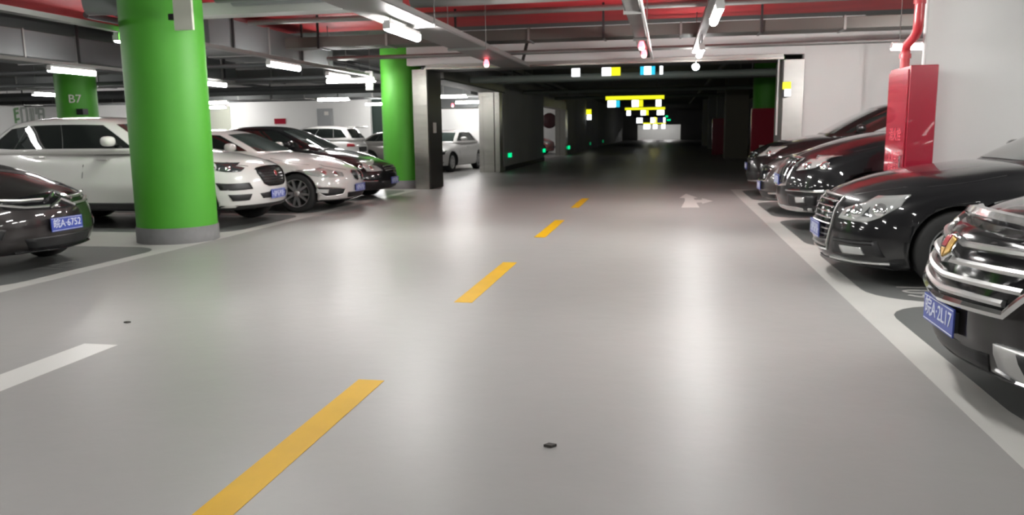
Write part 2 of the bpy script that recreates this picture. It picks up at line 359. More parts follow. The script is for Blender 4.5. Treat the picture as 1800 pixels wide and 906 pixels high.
MB().box(-0.32, 0.62, -0.14, 0.10, 0.0, 2.0, 0.01).build('body', REDP, cab2)
MB().box(-0.29, 0.59, -0.157, -0.141, 0.03, 1.96).build('door', REDP, cab2)
MB().box(-0.05, 0.28, -0.16, -0.158, 0.45, 0.8).build('instruction_label', PAPER, cab2)
cab3 = empty('hydrant_cabinet', (2.7, 44, 0)); tag(cab3, 'small dark red cabinet beyond the brown column', 'cabinet')
MB().box(-0.35, 0.3, -0.14, 0.14, 0.0, 1.9, 0.01).build('body', REDP, cab3)
MB().box(-0.3, 0.25, -0.16, -0.141, 0.05, 1.85).build('door', REDP, cab3)

# ------------------------------------------------------------------ lamps
def tube_lamp(x, y, z, axis, label, L=1.2, rod=True, group=None, m=None, top=None):
    if abs(x) < 4.3 and 8 < y < 18: m = TUBEC
    elif y > 25: m = TUBEM
    elif abs(x) < 4.3 and y > 3: m = TUBEB
    if top is None: top = ZC
    o = empty('tube_lamp', (x, y, z), 0 if axis == 'x' else math.pi / 2); tag(o, label, 'lamp', group)
    MB().box(-L / 2, L / 2, -0.04, 0.04, 0.045, 0.085, 0.006).build('batten', FIX, o)
    MB().tube([(-L / 2, 0, 0), (L / 2, 0, 0)], 0.042, 12).build('tube', m or TUBE, o)
    for sx in (-1, 1): MB().box(sx * L / 2 - 0.012, sx * L / 2 + 0.012, -0.046, 0.046, -0.02, 0.05).build('end_cap', FIX, o)
    if rod:
        for sx in (-.4, .4): MB().tube([(sx * L, 0, 0.085), (sx * L, 0, top - z)], 0.007, 6).build('hanger_rod', GALV, o)
    return o
tube_lamp(-3.28, 9.9, 2.6, 'y', 'tube lamp under the wide cable tray, right of the large green column', top=2.739)
G1 = 'tube lamps behind the viewpoint'
for y in (5.7, 1.5, -2.7): tube_lamp(-3.28, y, 2.6, 'y', 'unseen tube lamp added over the right bays to light the pier', group=G1, top=2.739)
tube_lamp(0.52, 9.4, 2.6, 'y', 'brightest tube lamp seen end on at the top right of the lane', top=2.839)
tube_lamp(0.52, 13.8, 2.6, 'y', 'tube lamp seen end on, second along the right lane row', top=2.839)
for y in (5.1, 0.7, -3.6): tube_lamp(0.52, y, 2.6, 'y', 'unseen tube lamp added over the right bays to light the pier', group=G1, top=2.839)
tube_lamp(-6.95, 9.98, 2.6, 'y', 'tube lamp partly hidden by the left edge of the large green column', top=2.699)
tube_lamp(-6.95, 14.0, 2.6, 'y', 'tube lamp above the white sedan, on the thin trunking', top=2.699)
tube_lamp(-7.25, 17.2, 2.62, 'y', 'slanting tube lamp meeting the crosswise one left of the second green column')
for y in (5.0, 0.6): tube_lamp(-6.95, y, 2.6, 'y', 'unseen tube lamp added over the right bays to light the pier', group=G1, top=2.699)
tube_lamp(-7.38, 18.25, 2.6, 'x', 'crosswise tube lamp just left of the second green column')
tube_lamp(-11.15, 13.7, 2.6, 'y', 'tube lamp above the far left green column and white SUV', top=2.699)
tube_lamp(-10.9, 18.1, 2.6, 'y', 'tube lamp just right of the large green column')
tube_lamp(-17.7, 20.7, 2.6, 'y', 'small tube lamp left of the far left green column')
tube_lamp(-11.95, 27.8, 2.6, 'x', 'crosswise tube lamp in front of the back white wall, nearer of two')
tube_lamp(-12.15, 33.1, 2.6, 'x', 'crosswise tube lamp touching the left edge of the second green column')
tube_lamp(-7.5, 27.6, 2.6, 'x', 'crosswise tube lamp over the white hatchback, nearer of the two')
tube_lamp(-8.2, 33.3, 2.6, 'x', 'crosswise tube lamp behind the folded steel jamb')
tube_lamp(4.1, 14.0, 2.6, 'x', 'tube lamp glimpsed between the red fire pipe and the white conduit')
tube_lamp(-8.4, 43.5, 2.6, 'x', 'tube lamp inside the far left opening with the round mirror')
for x, y in ((-15.4, 13.8), (-15.4, 9.5), (-15.4, 5.0), (-11.15, 9.5), (-11.15, 5.0), (-19.8, 18), (-17.0, 28.2), (-19.9, 33.0), (-25.6, 31.5), (-34, 31.0), (-30, 23)): tube_lamp(x, y, 2.6, 'x' if y > 25 else 'y', 'tube lamp added out of view over the left parking area', top=2.699 if x == -11.15 else None, group='tube lamps added out of view over the left parking area')  # unseen; most added to brighten the left area, two just extend the lamp row
for y in (7.0, 5.4, 1.2, -3.0): tube_lamp(4.2, y, 2.6, 'y', 'unseen tube lamp added over the right bays to light the pier', group=G1)  # added row out of view, brightens the white pier and nearest sedan
for x in (-2.2, 0.2): tube_lamp(x, 109.5, 2.4, 'x', 'tube lamp lighting the far end wall of the lane', group='lamps at the far end')
def globe_lamp(x, y, z, r, label):
    o = empty('globe_lamp', (x, y, z)); tag(o, label, 'lamp')
    MB().lathe([(0.001, -r), (r * .5, -r * .87), (r * .87, -r * .5), (r, 0), (r * .87, r * .5), (r * .5, r * .8)], 14).build('globe', TUBEC, o)
    MB().tube([(0, 0, r * .7), (0, 0, ZC - z)], 0.01, 6).build('hanger_rod', GALV, o)
globe_lamp(0.55, 16.9, 2.6, 0.07, 'small dim globe lamp below the steel shutter housing')
globe_lamp(3.35, 11.4, 3.02, 0.06, 'small bright globe lamp left of the red fire pipe at the top')
def indicator(x, y, z, label):
    o = empty('bay_indicator', (x, y, z)); tag(o, label, 'indicator lamp')
    MB().lathe([(0.03, 0.10), (0.05, 0.05), (0.055, 0.0)], 12).build('housing', GLOWR, o)
    MB().lathe([(0.001, -0.05), (0.035, -0.04), (0.05, -0.002)], 12).build('glow_cap', GLOWRB, o)
    MB().tube([(0, 0, 0.1), (0, 0, (ZC if x < -5 else 2.735 if x < -2 else 2.795) - z)], 0.008, 6).build('hanger_rod', GALV, o)
indicator(-3.42, 15.3, 2.63, 'red bay indicator lamp under the end of the wide cable tray')
indicator(-0.43, 15.0, 2.69, 'red bay indicator lamp under the narrow cable tray, lower of two')
indicator(-0.43, 13.6, 2.69, 'red lamp added for the reflected glow above the lower bay indicator')  # glowing body stands in for a red reflection, no second indicator there
indicator(-13.2, 31, 2.72, 'tiny red bay indicator lamp left of the second green column')
indicator(-8.6, 32, 2.42, 'tiny red bay indicator lamp above the white hatchback')

# ------------------------------------------------------------------ overhead services
def run(name, m, label, cat, mb): return tag(mb.build(name, m), label, cat)
def tray(x0, x1, y0, y1, z, label, m=GALV, rail=.08, hang=True):
    t = empty('cable_tray', ((x0 + x1) / 2, y0, z)); tag(t, label, 'cable tray')
    cx = (x1 - x0) / 2
    MB().box(-cx, cx, 0, y1 - y0, 0, 0.012).build('tray_bottom', m, t)
    for s in (-1, 1): MB().box(s * cx - .012, s * cx + .012, 0, y1 - y0, 0.0125, rail).build('side_rail', m, t)
    mb = MB()
    for k in range(3): mb.tube([((k - 1) * cx * .5, 0.05, .045), ((k - 1) * cx * .5, y1 - y0 - .05, .045)], min(0.03, cx * .2), 8)
    mb.build('cable', BLACKP, t)
    if hang:
        for k in range(int((y1 - y0) / 3)):
            MB().box(-cx - .03, cx + .03, 1.2 + 3 * k, 1.24 + 3 * k, -0.04, -0.001).build('cross_bar', GALV, t)
            for s in (-1, 1): MB().tube([(s * (cx + .02), 1.22 + 3 * k, -0.03), (s * (cx + .02), 1.22 + 3 * k, ZC - z)], 0.008, 6).build('hanger_rod', GALV, t)
    return t
tray(-3.58, -2.98, -6, 17.6, 2.74, 'wide cable tray along the lane above the left lamp row', mat('tray_light', (0.18, 0.174, 0.17), 0.5, 0.3))
tray(-0.52, -0.36, -6, 16.8, 2.80, 'narrow cable tray along the lane between the two lamp rows')
tag(MB().tube([(-0.31, -6, 2.79), (-0.31, 16.9, 2.79)], 0.018, 8).build('conduit', FIX), 'thin pale conduit alongside the narrow cable tray', 'conduit')
tag(MB().box(0.46, 0.58, -6, 16.6, 2.84, 2.9).build('lamp_trunking', GALV), 'lamp trunking above the right lane lamps', 'trunking')
tag(MB().box(-7.02, -6.90, -6, 18.2, 2.70, 2.76).build('lamp_trunking', GALV), 'lamp trunking running past the large green column', 'trunking')
tag(MB().box(-11.2, -11.08, 2, 19.5, 2.70, 2.76).build('lamp_trunking', GALV), 'lamp trunking over the far left lamps', 'trunking')
def duct(x0, x1, y0, y1, z0, z1, label, axis, m=DUCTG, step=1.4, rods=True):
    d = empty('air_duct', ((x0 + x1) / 2, (y0 + y1) / 2, z0)); tag(d, label, 'duct')
    hx, hy, h = (x1 - x0) / 2, (y1 - y0) / 2, z1 - z0
    MB().box(-hx, hx, -hy, hy, 0, h, 0.01).build('casing', m, d)
    n = max(1, int((2 * hy if axis == 'y' else 2 * hx) / step))
    for k in range(n):
        if axis == 'y':
            q = -hy + (k + .5) * step
            MB().box(-hx - .02, hx + .02, q, q + .04, -.02, h + .02).build('flange', GALV, d)
            if rods and k % 2 == 0: MB().box(hx + .021, hx + .05, q, q + .05, -.03, ZC - z0).build('hanger', BLACKP, d)
        else:
            q = -hx + (k + .5) * step
            MB().box(q, q + .04, -hy - .02, hy + .02, -.02, h + .02).build('flange', GALV, d)
            if rods and k % 2 == 0: MB().box(q, q + .04, -hy - .05, -hy - .021, -.03, ZC - z0).build('hanger', BLACKP, d)
    return d
duct(-9.0, -7.7, 12.8, 18.0, 2.92, 3.42, 'grey air duct along the lane behind the large green column', 'y')
duct(-13.4, -12.0, 3, 21.2, 2.9, 3.4, 'grey panelled air duct along the far left with dark hangers', 'y')
duct(-7.5, 7.6, 15.2, 15.75, 3.06, 3.26, 'flat grey duct crossing the lane in front of the white bulkhead', 'x', mat('duct_mid', (0.075, 0.070, 0.062), 0.6, 0.1))
duct(-30, -9.5, 21.5, 22.3, 2.85, 3.2, 'dark duct crossing the left parking area behind the far green column', 'x', DUCTD)
duct(-30, -7.2, 29.5, 30.5, 2.75, 3.1, 'dark duct crossing the left parking area near the back wall', 'x', DUCTD)
tag(MB().tube([(-3.5, 11.0, 3.22), (7.5, 11.0, 3.22)], 0.15, 16).build('large_pipe', mat('pipe_grey', (0.30, 0.30, 0.29), 0.5, 0.2)), 'large pale grey pipe crossing the lane in front of the red ceiling', 'pipe')
for k in range(4):
    tag(MB().tube([(-5.78, 9.0 + .42 * k, 3.12 + .02 * k), (-3.67, 9.0 + .42 * k, 3.12 + .02 * k)], 0.10, 12).build('grey_pipe', DUCTG), ['nearest', 'second', 'third', 'farthest'][k] + ' grey pipe in the crosswise bank right of the large green column', 'pipe', 'bank of crosswise pipes')
tag(MB().box(-7.7, -3.6, 10.55, 10.9, 3.03, 3.2).build('pipe_beam', mat('beam_grey', (0.24, 0.24, 0.23), 0.6)), 'light grey beam along the front of the pipe bank', 'beam')
tag(MB().tube([(-8.6, 11.0, 3.38), (-7.1, 11.5, 3.38)], 0.2, 18).build('round_duct', DUCTD), 'dark round duct at the top left beside the red ceiling', 'duct')
for k, (y, z, r) in enumerate(((13.62, 3.35, .05), (17.0, 3.0, .045), (17.5, 3.3, .06))):
    tag(MB().tube([(-7.4, y, z), (7.5, y, z)], r, 10).build('sprinkler_pipe', GALV), ['thin pipe just below the red ceiling strip', 'thin pipe low in front of the shutter housing', 'pipe high against the white bulkhead'][k], 'pipe')
for k, (y, z, r) in enumerate(((16.0, 2.82, .045), (19.9, 2.82, .05), (24.0, 2.7, .09), (26, 2.95, .06), (33.5, 2.9, .08), (36.5, 2.7, .07))):
    tag(MB().tube([(-30, y, z), (-7.6 if y < 30 else -6.3, y, z)], r, 10).tube([(-14, y, z), (-14, y, ZC - .04)], .008, 6).tube([(-9.4, y, z), (-9.4, y, ZC - .04)], .008, 6).tube([(-24, y, z), (-24, y, ZC - .04)], .008, 6).build('service_pipe', DUCTG), ['first', 'second', 'third', 'fourth', 'fifth', 'farthest'][k] + ' crosswise pipe counted back from the front over the left parking area', 'pipe')
for k, x in enumerate((-9.6, -10.2, -14.6, -18, -22)):
    tag(MB().tube([(x, 13, 3.52), (x, 34.6, 3.52)], 0.06, 10).build('service_pipe', DUCTG), ['rightmost', 'second from right', 'middle', 'fourth from right', 'leftmost'][k] + ' lengthwise pipe over the left parking area', 'pipe')
tag(MB().tube([(2.9, 14.6, 3.5), (3.7, 11.9, 3.45)], 0.05, 10).build('branch_pipe', GALV), 'short slanting pipe under the red ceiling near the fire pipe', 'pipe')
br = tag(MB().box(-.03, .03, -.03, .03, 0, .62).build('strut', mat('strut_dark', (0.03, 0.025, 0.022), 0.6)), 'dark slanting strut at the far end of the wide cable tray', 'bracket'); br.location = (-3.15, 17.65, 2.80); br.rotation_euler = (0, 0.25, 0)
# dark lane services
for k, (y, z, r) in enumerate(((22.5, 2.82, .10), (26, 2.95, .06), (31, 2.85, .08), (40, 2.95, .08))):
    tag(MB().tube([(-5.5, y, z), (6.4, y, z)], r, 10).tube([(-4.3, y, z), (-4.3, y, ZC - .01)], .01, 6).tube([(2.2, y, z), (2.2, y, ZC - .01)], .01, 6).build('lane_pipe', mat('pipe_green_grey', (0.20, 0.23, 0.21), 0.5)), ['nearest', 'second', 'third', 'deepest'][k] + ' pipe crossing the dark lane ceiling', 'pipe')
tag(MB().tube([(-4.9, 19.8, 3.2), (-4.9, 40, 3.2)], 0.09, 10).tube([(-4.9, 28, 3.2), (-4.9, 28, ZC - .01)], .01, 6).build('lane_pipe', DUCTG), 'lengthwise pipe along the left of the dark lane ceiling', 'pipe')
tag(MB().tube([(1.6, 19.8, 3.2), (1.6, 60, 3.2)], 0.08, 10).tube([(1.6, 35, 3.2), (1.6, 35, ZC - .01)], .01, 6).build('lane_pipe', DUCTG), 'lengthwise pipe along the right of the dark lane ceiling', 'pipe')

# ------------------------------------------------------------------ lit signs
def lane_sign(y, z, label, cells, bar=True, drop=0.22):
    s = empty('hanging_sign', (-1.33, y, z)); tag(s, label, 'sign')
    MB().box(-1.2, 1.2, 0.0, 0.1, -0.005, 0.19).build('sign_case', BLACKP, s)
    if bar: MB().box(-1.2, 1.2, -0.03, -0.001, 0.02, 0.17).build('yellow_bar', GLOWY, s)
    for x0, x1, m in cells:
        MB().box(x0, x1, -0.02, 0.06, -drop, -0.006).build('light_panel', m, s)
    for x in (-.9, .9): MB().tube([(x, .05, .19), (x, .05, ZC - z)], 0.012, 6).build('hanger_rod', GALV, s)
lane_sign(21.6, 3.08, 'nearest hanging sign, its lit panels just under the shutter housing', [(-1.18, -.97, GLOWW), (-.38, -.14, GLOWW), (-.14, .1, GLOWY), (.62, .72, GLOWC), (.72, .9, GLOWW), (.9, 1.0, GLOWC), (1.12, 1.2, GLOWW)], drop=.30)
lane_sign(34, 2.58, 'second hanging sign, longest yellow bar visible in the dark lane', [(-1.12, -.78, GLOWW), (-.78, -.62, GLOWC), (-.12, .16, GLOWW), (.16, .34, GLOWY), (.86, 1.08, GLOWW)], drop=.28)
lane_sign(49.7, 2.52, 'third hanging sign, shorter yellow bar above the cluster of panels', [(-1.1, -.85, GLOWW), (-.25, .05, GLOWW), (.05, .22, GLOWY), (.72, 1.15, GLOWW)], drop=.3)
lane_sign(62, 2.25, 'fourth hanging sign, white and navy panels without a yellow bar', [(-.95, -.5, GLOWW), (.1, .5, GLOWW), (.5, 1.05, GLOWN), (1.05, 1.2, GLOWW), (.35, .6, GLOWY)], bar=False, drop=.4)
lane_sign(88, 1.92, 'farthest hanging sign, small yellow bar over the bright far end', [(-1.15, -.45, GLOWW), (-.15, .3, GLOWW), (.75, 1.15, GLOWW)], drop=.5)
def small_sign(x, y, z, sx, label):
    s = empty('wall_sign', (x, y, z)); tag(s, label, 'sign')
    MB().box(-.09 * sx, .09 * sx, 0, .1, -.16 * sx, .16 * sx).build('sign_case', BLACKP, s)
    MB().box(-.085 * sx, .085 * sx, -.02, -.001, .0, .15 * sx).build('yellow_panel', GLOWY, s)
    MB().box(-.04 * sx, .085 * sx, -.02, -.001, -.15 * sx, -.002).build('white_panel', GLOWW, s)
small_sign(2.52, 18.35, 2.18, 1.0, 'small yellow and white lit sign on the right steel jamb')
small_sign(-5.4, 56.5, 2.45, 2.4, 'small yellow lit sign on the left wall of the dark lane')
def exit_light(x, y, z, label, s=1.0, m=GLOWG, face='x'):
    o = empty('exit_light', (x, y, z)); tag(o, label, 'exit light')
    if face == 'x':
        MB().box(-.03, 0.02, -.16 * s, .16 * s, -.08 * s, .08 * s).build('case', BLACKP, o)
        MB().box(0.021, .03, -.14 * s, .14 * s, -.065 * s, .065 * s).build('green_panel', m, o)
    MB().box(-.03, .028, -.175 * s, -.161 * s, -.06 * s, .06 * s).build('green_panel', m, o)
exit_light(-5.46, 28.0, .53, 'low green exit light at the near end of the dark wall', 1.2)
exit_light(-5.50, 36.4, .48, 'low green exit light at the far end of the dark wall', 1.3)
exit_light(-5.44, 45.4, .42, 'low green exit light beyond the far steel jamb', 1.5)
exit_light(-5.5, 59, .4, 'faint green exit light deep on the left wall, nearer', 1.6, GLOWGD)
exit_light(-5.5, 71, .4, 'faint green exit light deep on the left wall, farther', 1.8, GLOWGD)
for x, y, z, l in ((0.15, 80, 2.25, 'small green exit sign right of the farthest hanging sign, lower'), (-.1, 74, 2.5, 'small green exit sign right of the farthest hanging sign, upper')):
    o = empty('exit_sign', (x, y, z)); tag(o, l, 'exit sign')
    MB().box(-.2, .2, 0, .08, -.1, .1).build('case', BLACKP, o); MB().box(-.17, .17, -.01, -.001, -.08, .08).build('green_panel', GLOWG, o)
    MB().tube([(0, .04, .1), (0, .04, ZC - z)], .012, 6).build('hanger_rod', GALV, o)

# ------------------------------------------------------------------ back wall fittings, mirror
tag(MB().box(-17.95, -17.4, 34.84, 34.899, 1.85, 2.1).build('wall_plaque', REDP), 'small red plaque on the white back wall', 'sign')
pb = empty('wall_panel', (-15.4, 34.8, 1.66)); tag(pb, 'grey electrical panel on the white back wall', 'panel box')
MB().box(-.35, .35, -.1, .099, 0, .85, .01).build('body', BOXG, pb); MB().box(-.32, .32, -.125, -.101, .04, .81, .01).build('door', BOXG, pb); MB().box(.02, .22, -.13, -.126, .55, .72).build('label', PAPER, pb)
tag(MB().box(-21.3, -20.2, 34.86, 34.899, 0.5, 2.7).build('cream_wall_panel', CREAM), 'cream door panel on the back wall right of the large green column', 'panel')
wr = empty('wall_writing', (-30.95, 34.9, 2.52)); tag(wr, 'large green and grey writing on the white wall at the far left', 'writing')
def stroke(x0, z0, x1, z1, m, w_=.16):
    d = Vector((x1 - x0, 0, z1 - z0)); L = d.length; a = math.atan2(d.z, d.x)
    me = MB().box(0, L, -.02, -.001, -w_ / 2, w_ / 2)
    o = me.build('stroke', m, wr); o.location = (x0, 0, z0); o.rotation_euler = (0, -a, 0)
for q in ((-.95, .28, -.70, .30, 'g'), (-.95, .05, -.72, .10, 'g'), (-.95, -.25, -.70, -.2, 'g'), (-.95, .3, -.93, -.42, 'g'), (-.60, .32, -.25, .34, 'a'), (-.58, .3, -.56, -.42, 'a'), (-.27, .3, -.25, -.42, 'a'), (-.05, .32, -.04, -.3, 'a'), (.10, .32, .11, -.3, 'a'), (.28, .34, .29, .0, 'a'), (.42, .3, .43, -.3, 'a'), (.42, .28, .72, .26, 'a'), (.42, .0, .70, .0, 'a'), (.70, .26, .70, -.28, 'a'), (.42, -.3, .72, -.28, 'a')):
    stroke(*q[:4], WRITEG if q[4] == 'g' else WRITEA, .11)
mir = empty('traffic_mirror', (-6.72, 46.6, 1.95), math.radians(18)); tag(mir, 'dark round traffic mirror in the far left opening', 'mirror')
q = MB().lathe([(0.02, .03), (.30, .02), (.42, .0), (.45, -.03), (.40, -.06), (.02, -.07)], 28).build('mirror_disc', MIRR, mir); q.rotation_euler = (math.pi / 2, 0, 0)
MB().tube([(0, .08, 0), (0, 1.8, 0)], .025, 8).build('bracket_arm', GALV, mir)

# ------------------------------------------------------------------ cars
def interp(P, x):
    if x <= P[0][0]: return P[0][1]
    for i in range(len(P) - 1):
        x0, y0 = P[i]; x1, y1 = P[i + 1]
        if x <= x1:
            h = x1 - x0; t = (x - x0) / h
            def tan(j):
                if j <= 0: return (P[1][1] - P[0][1]) / (P[1][0] - P[0][0])
                if j >= len(P) - 1: return (P[-1][1] - P[-2][1]) / (P[-1][0] - P[-2][0])
                return (P[j + 1][1] - P[j - 1][1]) / (P[j + 1][0] - P[j - 1][0])
            m0, m1 = tan(i) * h, tan(i + 1) * h
            return (2 * t**3 - 3 * t * t + 1) * y0 + (t**3 - 2 * t * t + t) * m0 + (-2 * t**3 + 3 * t * t) * y1 + (t**3 - t * t) * m1
    return P[-1][1]
def sst(a, b, x):
    t = max(0, min(1, (x - a) / (b - a))); return t * t * (3 - 2 * t)

class Car:
    """local frame: nose at x=0 pointing +x, tail at -L, z up, y lateral"""
    D = dict(L=4.8, W=1.85, zb=.20, top=[(0, .68), (.2, .76), (.5, .84), (1.0, .92), (1.4, .97), (2.5, 1.0), (3.9, 1.02), (4.6, 1.04), (4.8, .95)],
             nf=10, nr=6.0, nv=7.0, lean=.05, gl=(1.25, 2.15, 4.35, 3.6), belt=.92, roof=1.46, ghw=.83, thw=.60, wheel=.335, axle=(.88, 3.7), rimw=.68, arch=.045, tumble=.09, gp=1.25, bow=.30)
    def __init__(s, name, loc, rz, pmat, label, **kw):
        for k, v in {**Car.D, **kw}.items(): setattr(s, k, v)
        s.root = empty(name, (loc[0], loc[1], 0), rz); tag(s.root, label, 'car')
        s.pmat = pmat
        s.body()
    # lower shell
    def pt(s, a, b, c):
        n = s.nf if a > 0 else s.nr
        m = max(abs(a), abs(b))
        k = m / (abs(a)**n + abs(b)**n)**(1 / n) if m > 1e-9 else 1
        a1, b1 = a * k, b * k
        M = max(m, abs(c)); nv = s.nv if c > 0 else 22; q = (m**nv + abs(c)**nv)**(1 / nv); kv = M / q if q > 1e-9 else 1
        a1 *= kv; b1 *= kv; c1 = c * kv
        sd = (1 - a1) / 2 * s.L
        cz = (c1 + 1) / 2
        hw = s.W / 2
        zt = interp(s.top, sd); bo = s.bow * (abs(b1) / max(kv, .5)) ** 2 * sst(.3, 1, a)
        y = b1 * hw
        fr = sst(.55, 1, a)
        y *= 1 - s.tumble * max(0, cz - .45) / .55 * (0.6 + .4 * (1 - fr)) - .03 * max(0, .30 - cz) / .30
        y *= 1 - .03 * sst(.9, 0, sd) - .06 * sst(s.L - 1.0, s.L, sd)
        sd += bo + s.lean * fr * (max(0, cz - .45) / .55) ** 1.5 + .06 * fr * max(0, .25 - cz) / .25
        crown = .05 * (1 - (y / hw) ** 2) - .02
        z = s.zb + (zt + crown - s.zb) * cz
        return Vector((-sd, y, z))
    def gpt(s, a, b, c):
        n = s.nf2 if hasattr(s, 'nf2') else 6
        m = max(abs(a), abs(b)); k = m / (abs(a)**n + abs(b)**n)**(1 / n) if m > 1e-9 else 1
        a1, b1 = a * k, b * k
        nv = 9; M = max(m, abs(c)); q = (m**nv + abs(c)**nv)**(1 / nv); kv = M / q if q > 1e-9 else 1
        a1 *= kv; b1 *= kv; c1 = c * kv; cz = (c1 + 1) / 2
        f0, f1, r0, r1 = s.gl
        xf = f0 + (f1 - f0) * cz ** s.gp; xr = r0 + (r1 - r0) * cz ** 1.1
        t = (1 - a1) / 2; sd = xf + (xr - xf) * t
        hw = s.ghw + (s.thw - s.ghw) * cz
        y = b1 * hw * (1 - .07 * sst(.55, 1, t) * 1.0 - .03 * sst(.3, 0, t))
        roofz = s.roof - .05 * abs(2 * t - .9) ** 2.2 + .035 * (1 - (b1) ** 2) - .02
        z = s.belt + (roofz - s.belt) * cz
        return Vector((-sd, y, z))
    def grid(s, fn, nx, ny, nz):
        idx = {}; vs = []
        def vid(i, j, k):
            key = (i, j, k)
            if key not in idx:
                idx[key] = len(vs)
                a = 2 * i / nx - 1; a = math.copysign(abs(a) ** .8, a)
                vs.append(fn(a, 2 * j / ny - 1, 2 * k / nz - 1))
            return idx[key]
        fs = []
        for i in range(nx):
            for j in range(ny):
                fs.append((vid(i, j, nz), vid(i + 1, j, nz), vid(i + 1, j + 1, nz), vid(i, j + 1, nz)))
                fs.append((vid(i, j, 0), vid(i, j + 1, 0), vid(i + 1, j + 1, 0), vid(i + 1, j, 0)))
        for i in range(nx):
            for k in range(nz):
                fs.append((vid(i, 0, k), vid(i + 1, 0, k), vid(i + 1, 0, k + 1), vid(i, 0, k + 1)))
                fs.append((vid(i, ny, k), vid(i, ny, k + 1), vid(i + 1, ny, k + 1), vid(i + 1, ny, k)))
        for j in range(ny):
            for k in range(nz):
                fs.append((vid(nx, j, k), vid(nx, j + 1, k), vid(nx, j + 1, k + 1), vid(nx, j, k + 1)))
                fs.append((vid(0, j, k), vid(0, j, k + 1), vid(0, j + 1, k + 1), vid(0, j + 1, k)))
        return vs, fs
    def body(s):
        vs, fs = s.grid(s.pt, 56, 26, 16)
        o = link('body', mesh('body', vs, fs, True))
        cut = MB()
        for ax in s.axle:
            for sg in (-1, 1):
                y0, y1 = sg * (s.W / 2 - .30), sg * (s.W / 2 + .2)
                cut.tube([(-ax, y0, s.wheel), (-ax, y1, s.wheel)], s.wheel + s.arch, 40, smooth=False)
        co = cut.build('cutter', None)
        bm = bmesh.new(); bm.from_mesh(co.data); bmesh.ops.recalc_face_normals(bm, faces=bm.faces); bm.to_mesh(co.data); bm.free()
        bm = bmesh.new(); bm.from_mesh(o.data); bmesh.ops.recalc_face_normals(bm, faces=bm.faces); bm.to_mesh(o.data); bm.free()
        md = o.modifiers.new('b', 'BOOLEAN'); md.operation = 'DIFFERENCE'; md.object = co; md.solver = 'EXACT'
        dg = bpy.context.evaluated_depsgraph_get()
        n0 = sum(1 for v in o.data.vertices if v.co.z > s.wheel * 2 + s.arch + .02)
        for k in range(5):
            me = bpy.data.meshes.new_from_object(o.evaluated_get(dg))
            if sum(1 for v in me.vertices if v.co.z > s.wheel * 2 + s.arch + .02) >= n0 * .95: break
            co.location = (.0037 * (k + 1), 0, .0021 * (k + 1)); md.solver = 'FAST' if k % 2 == 0 else 'EXACT'; dg = bpy.context.evaluated_depsgraph_get(); dg.update()
        else: print('BOOLEAN FAILED', s.root.name)
        for q in (co, o): bpy.data.objects.remove(q)
        me.materials.clear(); me.materials.append(s.pmat); me.materials.append(BLACKP)
        for p in me.polygons:
            c = p.center; p.use_smooth = True; p.material_index = 0
            for ax in s.axle:
                d = math.hypot(c.x + ax, c.z - s.wheel)
                if d < s.wheel + s.arch + .006 and abs(c.y) < s.W / 2 + .01:
                    if abs(p.normal.y) < .3 or abs(c.y) < s.W / 2 - .27: p.material_index = 1; p.use_smooth = False
            if c.z < s.zb + .03 and p.normal.z < -.5: p.material_index = 1
        # greenhouse joined into the same body mesh
        v2, f2 = s.grid(s.gpt, 40, 22, 12)
        bm = bmesh.new(); bm.from_mesh(me)
        nv = [bm.verts.new(v) for v in v2]
        for f in f2:
            q = bm.faces.new([nv[i] for i in f]); q.smooth = True; q.material_index = 0
        bm.to_mesh(me); bm.free(); me.name = 'body'
        s.b = link('body', me, None, s.root)
        # underbody
        MB().box(-s.L + .45, -.6, -s.W / 2 + .36, s.W / 2 - .36, s.zb - .02, .5).build('underbody', BLACKP, s.root)
        s.wheels()
    def wheels(s, spokes=None, rmat=ALLOY):
        R = s.wheel; rr = R * s.rimw; n = 36
        prof = [(rr * .98, -.10), (rr * 1.05, -.105), (R * .93, -.108), (R * .985, -.09), (R, -.06), (R, .06), (R * .985, .09), (R * .93, .108), (rr * 1.05, .105), (rr * .98, .10)]
        tyre = MB().lathe(prof, n, cap=False); 
        def rot(mb):  # z axis -> y axis
            mb.v = [(x, z, y) for x, y, z in mb.v]; mb.f = [tuple(reversed(f)) for f in mb.f]; return mb
        rot(tyre)
        rim = MB().lathe([(rr, -.09), (rr, .095), (rr * .93, .098), (rr * .9, .06), (rr * .88, -.06)], n, cap=False)
        ns = getattr(s, 'spokes', 10)
        for k in range(ns):
            a = 2 * math.pi * k / ns; off = getattr(s, 'pair', 0)
            for sg in ((-1, 1) if off else (0,)):
                a1, a0 = a + sg * off, a + sg * off * .35
                w0, w1 = rr * .10, rr * .065
                p0 = Vector((math.cos(a0), math.sin(a0), 0)) * rr * .15; p1 = Vector((math.cos(a1), math.sin(a1), 0)) * rr * .93
                t = (p1 - p0).normalized(); nn = Vector((-t.y, t.x, 0))
                v = [p0 - nn * w0, p0 + nn * w0, p1 + nn * w1, p1 - nn * w1]
                v = [(q.x, q.y, z) for z in (.045, .085) for q in v]
                rim.add(v, [(4, 5, 6, 7), (0, 3, 2, 1), (0, 1, 5, 4), (1, 2, 6, 5), (2, 3, 7, 6), (3, 0, 4, 7)])
        rim.lathe([(.001, .04), (rr * .24, .045), (rr * .24, .09), (rr * .1, .10), (.001, .10)], 20, cap=False)
        rot(rim)
        disc = rot(MB().lathe([(.001, -.02), (rr * .86, -.02), (rr * .86, .0), (.001, .0)], 24, cap=False))
        tm = rm = dm = None
